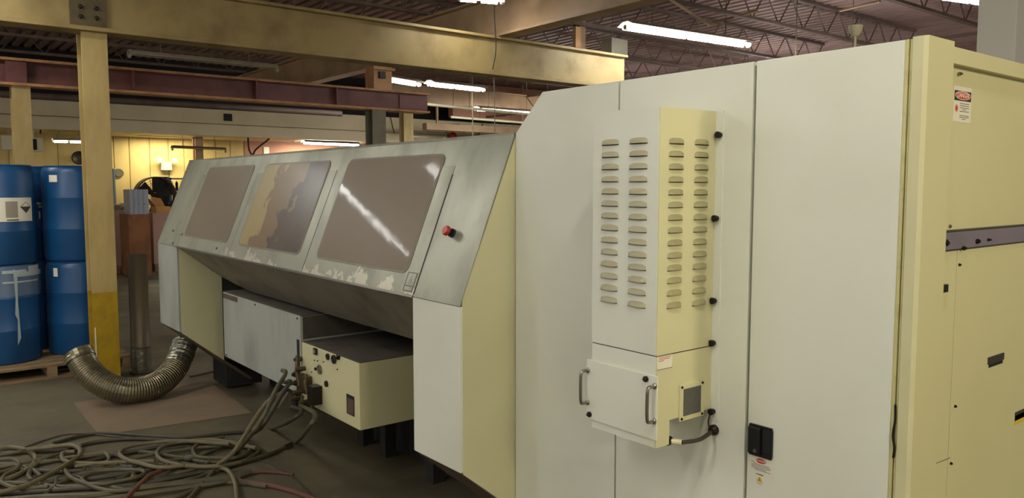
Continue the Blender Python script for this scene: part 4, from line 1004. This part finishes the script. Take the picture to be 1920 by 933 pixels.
# pale plastic crate on the brown carton
x0, x1 = xy(241, 16.3), xy(276, 16.3); zt = at(258, 355, 'Y', 16.3).z
cr = thing('plastic_crate', 'pale blue grey plastic crate standing on the rust brown carton', 'crate', ((x0 + x1) / 2, 16.5, 1.18))
for (a, b, c_, d_) in ((x0, x1, 16.25, 16.27), (x0, x1, 16.73, 16.75), (x0, x0 + .02, 16.27, 16.73), (x1 - .02, x1, 16.27, 16.73)):
    obj('side', box(a, b, c_, d_, 1.20, zt), CRATE, cr)
obj('bottom', box(x0, x1, 16.25, 16.75, 1.18, 1.20), CRATE, cr)
for k in range(1, 4): xx = x0 + (x1 - x0) * k / 4; obj('rib', box(xx - .01, xx + .01, 16.235, 16.25, 1.2, zt), CRATE, cr)
obj('rib', box(x0, x1, 16.235, 16.25, 1.37, 1.39), CRATE, cr)
# drum fan
fx, fz = xy(296, 17.9), at(296, 372, 'Y', 17.9).z
fan = thing('drum_fan', 'large dark round fan with wire guard behind the cartons', 'fan', (fx, 18.3, 0))
R0 = 0.40
obj('housing', lathe((fx, 18.0, fz + 0.05), [(R0, 0.0), (R0 + .02, 0.0), (R0 + .02, .3), (R0, .3)], 32, axis='Y', cap=False), FAN, fan, smooth=True)
bm = B()
for k in range(1, 9): 
    rr = R0 * k / 8; tube([(fx + rr * math.cos(a * math.pi / 14), 17.98, fz + .05 + rr * math.sin(a * math.pi / 14)) for a in range(29)], .004, 4, bm)
for k in range(8): a = k * math.pi / 8; tube([(fx + R0 * math.cos(a), 17.98, fz + .05 + R0 * math.sin(a)), (fx - R0 * math.cos(a), 17.98, fz + .05 - R0 * math.sin(a))], .004, 4, bm)
obj('guard', bm, FAN, fan)
obj('hub', lathe((fx, 18.02, fz + .05), [(0.08, 0), (0.08, .12), (0.001, .12)], 16, axis='Y'), FAN, fan)
for k in range(3):
    a = k * 2.094 + .4; c_, s_ = math.cos(a), math.sin(a)
    bm = B(); vs = [bm.verts.new((fx + c_ * r_ - s_ * w_, 18.08 + dy, fz + .05 + s_ * r_ + c_ * w_)) for r_, w_, dy in ((.06, -.04, 0), (.36, -.12, -.02), (.37, .08, .04), (.06, .04, .03))]; bm.faces.new(vs)
    obj('blade', bm, FAN, fan)
obj('stand', box(fx - .3, fx + .3, 18.0, 18.35, 0, 0.06), FAN, fan)
for s in (-1, 1): obj('leg', box(fx + s * .25 - .02, fx + s * .25 + .02, 18.15, 18.2, .06, fz - .2), FAN, fan)
# dark board and blue rack
x0, x1 = xy(286, 18.9), xy(318, 18.9); z1 = at(300, 331, 'Y', 18.9).z
o = obj('dark_board', box(x0, x1, 18.9, 18.95, 0.0, z1), NIGHT, bevel=0.01); tag(o, 'dark board leaning behind the drum fan', 'board')
x0, x1 = xy(318, 18.7), xy(360, 18.7)
sh = thing('shelf_unit', 'blue metal shelf unit right of the drum fan', 'shelf', ((x0 + x1) / 2, 18.9, 0))
for x in (x0, x1 - .04): 
    for y in (18.7, 19.1): obj('upright', box(x, x + .04, y, y + .04, 0, z1 - .02), BLUESHELF, sh)
for z in (.3, .8, 1.3, 1.6, z1 - .06): obj('shelf_board', box(x0, x1, 18.7, 19.14, z, z + .03), BLUESHELF, sh)
random.seed(2)
for k in range(5):
    xx = x0 + .06 + k * .11
    o = obj('spray_can', lathe((xx, 18.76, 1.63), [(.03, 0), (.03, .16), (.015, .18), (.015, .2), (.001, .2)], 12), (CRATE, NIGHT, WHITE, NIGHT, CRATE)[k]); tag(o, 'small can on the blue shelf unit', 'can', 'cans on the blue shelf unit')
# flaps of an open carton
ob = card_box(xy(291, 17.0), xy(318, 17.0), 17.0, 17.4, 1.18, 1.30, 'orange brown open carton on the right pinkish carton', CARDYEL)
fz2 = 1.30; x0, x1 = xy(291, 17.0), xy(318, 17.0)
bm = B(); vs = [bm.verts.new(p) for p in ((x0, 17.4, fz2), (x1, 17.4, fz2), (x1 - .05, 17.5, fz2 + .16), (x0 + .04, 17.5, fz2 + .2))]; bm.faces.new(vs); obj('flap', bm, CARDYEL, ob)
bm = B(); vs = [bm.verts.new(p) for p in ((x0, 17.0, fz2), (x0, 17.4, fz2), (x0 - .12, 17.35, fz2 + .25), (x0 - .14, 17.05, fz2 + .2))]; bm.faces.new(vs); obj('flap', bm, CARD, ob)
# emergency light
e0 = at(312, 310, 'Y', WY - .1)
el = thing('emergency_light', 'cream emergency light with two lamp heads on the yellow wall', 'emergency light', e0)
obj('housing', box(e0.x - .12, e0.x + .12, WY - .12, WY - .03, e0.z - .11, e0.z + .08), CREAMBOX, el, bevel=.01)
for s in (-1, 1):
    obj('lamp_head', lathe((e0.x + s * .17, WY - .2, e0.z + .12), [(.02, .1), (.05, .06), (.06, 0), (.001, 0)], 14, axis='Y'), CREAMBOX, el, smooth=True)
    obj('arm', tube([(e0.x + s * .1, WY - .1, e0.z + .06), (e0.x + s * .17, WY - .12, e0.z + .12)], .012, 6), CREAMBOX, el)
q = at(223, 324, 'Y', WY - .05); o = obj('wall_dial', lathe((q.x, WY - .06, q.z), [(.10, .03), (.10, 0), (.08, -.005), (.08, .003), (.001, .003)], 24, axis='Y'), FIXTDARK, smooth=True); tag(o, 'round grey dial on the yellow wall beside the tan column', 'dial')
q = at(147, 296, 'Y', WY - .05); o = obj('wall_horn', lathe((q.x, WY - .12, q.z), [(.13, 0), (.15, -.02), (.13, -.04), (.05, .0), (.05, .09)], 20, axis='Y'), FAN, smooth=True); tag(o, 'dark round horn on the wall left of the tan column', 'horn')
# junction boxes on the left
q0 = at(2, 253, 'Y', 17.9); q1 = at(29, 281, 'Y', 17.9)
jb = thing('junction_box', 'cream junction box with a conduit under the soffit at the left edge', 'junction box', (q0.x, 17.9, q1.z))
obj('housing', box(q0.x, q1.x, 17.9, 18.1, q1.z, q0.z), CREAMBOX, jb, bevel=.01); obj('conduit', tube([((q0.x + q1.x) / 2 + .03, 18.06, q0.z), ((q0.x + q1.x) / 2 + .03, 18.06, SZ0 + .02)], .03, 8), TANFAR, jb)
q0 = at(50, 257, 'Y', 17.9); q1 = at(82, 284, 'Y', 17.9)
sp = thing('wall_speaker', 'dark fronted speaker box with a cream frame right of the far left column', 'speaker', (q0.x, 17.9, q1.z))
obj('housing', box(q0.x, q1.x, 17.92, 18.15, q1.z, q0.z), CREAMBOX, sp, bevel=.008); obj('grille', box(q0.x + .04, q1.x - .11, 17.9, 17.92, q1.z + .03, q0.z - .03), NIGHT, sp)
obj('bracket', box(q0.x + .1, q0.x + .14, 18.02, 18.06, q0.z, SZ0), CREAMBOX, sp)
# red bell, conduits, cable loops
q = at(850, 256, 'Y', 17.85); o = obj('alarm_bell', lathe((q.x, 17.85, q.z), [(.001, -.07), (.06, -.06), (.11, -.03), (.125, 0), (.05, .01), (.05, .15)], 24, axis='Y'), RED, smooth=True); tag(o, 'red round alarm bell just above the steel hood', 'bell')
def cond(seq, y, r, m, label, cat='conduit'):
    o = obj(cat.replace(' ', '_'), tube(catmull([at(a, b, 'Y', y) for a, b in seq], 5), r, 6), m, smooth=True); tag(o, label, cat)
cond([(838, 262), (838, 242), (846, 234), (862, 233)], 17.96, .018, CHROME, 'bent steel conduit beside the red bell')
cond([(772, 256), (800, 257), (830, 258)], 17.96, .02, CHROME, 'horizontal conduit left of the red bell')
cond([(465, 258), (467, 280), (474, 290), (480, 280), (505, 260)], 18.2, .02, NIGHT, 'black cable loop drooping before the pink wall', 'cable')
cond([(731, 215), (737, 240), (742, 262)], 17.98, .01, NIGHT, 'thin dark cable hanging between the two columns', 'cable')
cond([(889, 262), (900, 248), (905, 232)], 17.96, .018, JOIST, 'dark slanted brace right of the red bell', 'brace')
cond([(887, 262), (886, 220), (884, 60)], 12.0, .012, FIXTDARK, 'thin hanging chain in front of the lit lamps', 'chain')
cond([(928, 0), (927, 30), (930, 90), (924, 130)], 7.3, .006, NIGHT, 'thin dark wire hanging in front of the near girder', 'wire')
cond([(925, 130), (927, 170), (928, 250)], 7.6, .006, FIXTDARK, 'thin grey wire hanging below the near girder', 'wire')
q = at(488, 283, 'Y', WY - .06); 
q = at(500, 282, 'Y', WY - .06); o = obj('wall_notice', box(q.x - .07, q.x + .07, WY - .05, WY - .03, q.z - .09, q.z + .09), WHITE); tag(o, 'small pale notice on the pink wall', 'notice')
cond([(213, 316), (214, 350), (215, 400)], WY - .1, .025, BLUESHELF, 'teal pipe down the yellow wall beside the tan column', 'pipe')
cond([(76, 243), (76, 250)], 17.9, .015, NIGHT, 'short black stub on the soffit', 'pipe')

# pendant above the cabinet, white post at far right
q = at(1604, 60, 'Y', 3.0); pd = thing('ceiling_pendant', 'small cream cone fitting on a thin rod above the white cabinet', 'pendant', q)
zt = at(1604, 48, 'Y', 3.0).z; zb_ = at(1604, 68, 'Y', 3.0).z
obj('cone', lathe((q.x, 3.0, 0), [(.022, zb_), (.045, (zb_ + zt) / 2), (.048, zt - .01), (.05, zt), (.001, zt)], 16), CREAMBOX, pd, smooth=True)
obj('rod', tube([(q.x, 3.0, 2.075), (q.x, 3.0, zb_)], .009, 8), CREAMBOX, pd)
ym = 2.6; x0 = at(1905, 60, 'Y', ym).x
o = thing('white_column', 'white upright column behind the right end of the cabinet', 'column', (x0 + .15, ym + .1, 0))
obj('shaft', box(x0, x0 + .3, ym, ym + .3, 0.01, DZ), WHITECOL, o, bevel=.01); obj('base_plate', box(x0 - .05, x0 + .35, ym - .05, ym + .35, 0, .01), DARK, o)
x1 = at(1890, 60, 'Y', 2.7).x
rod('yellow_pole', (x1, 2.7, 0), (x1, 2.7, DZ), .012, CREAMBOX, 'thin cream pole just left of the white column', 'pole')
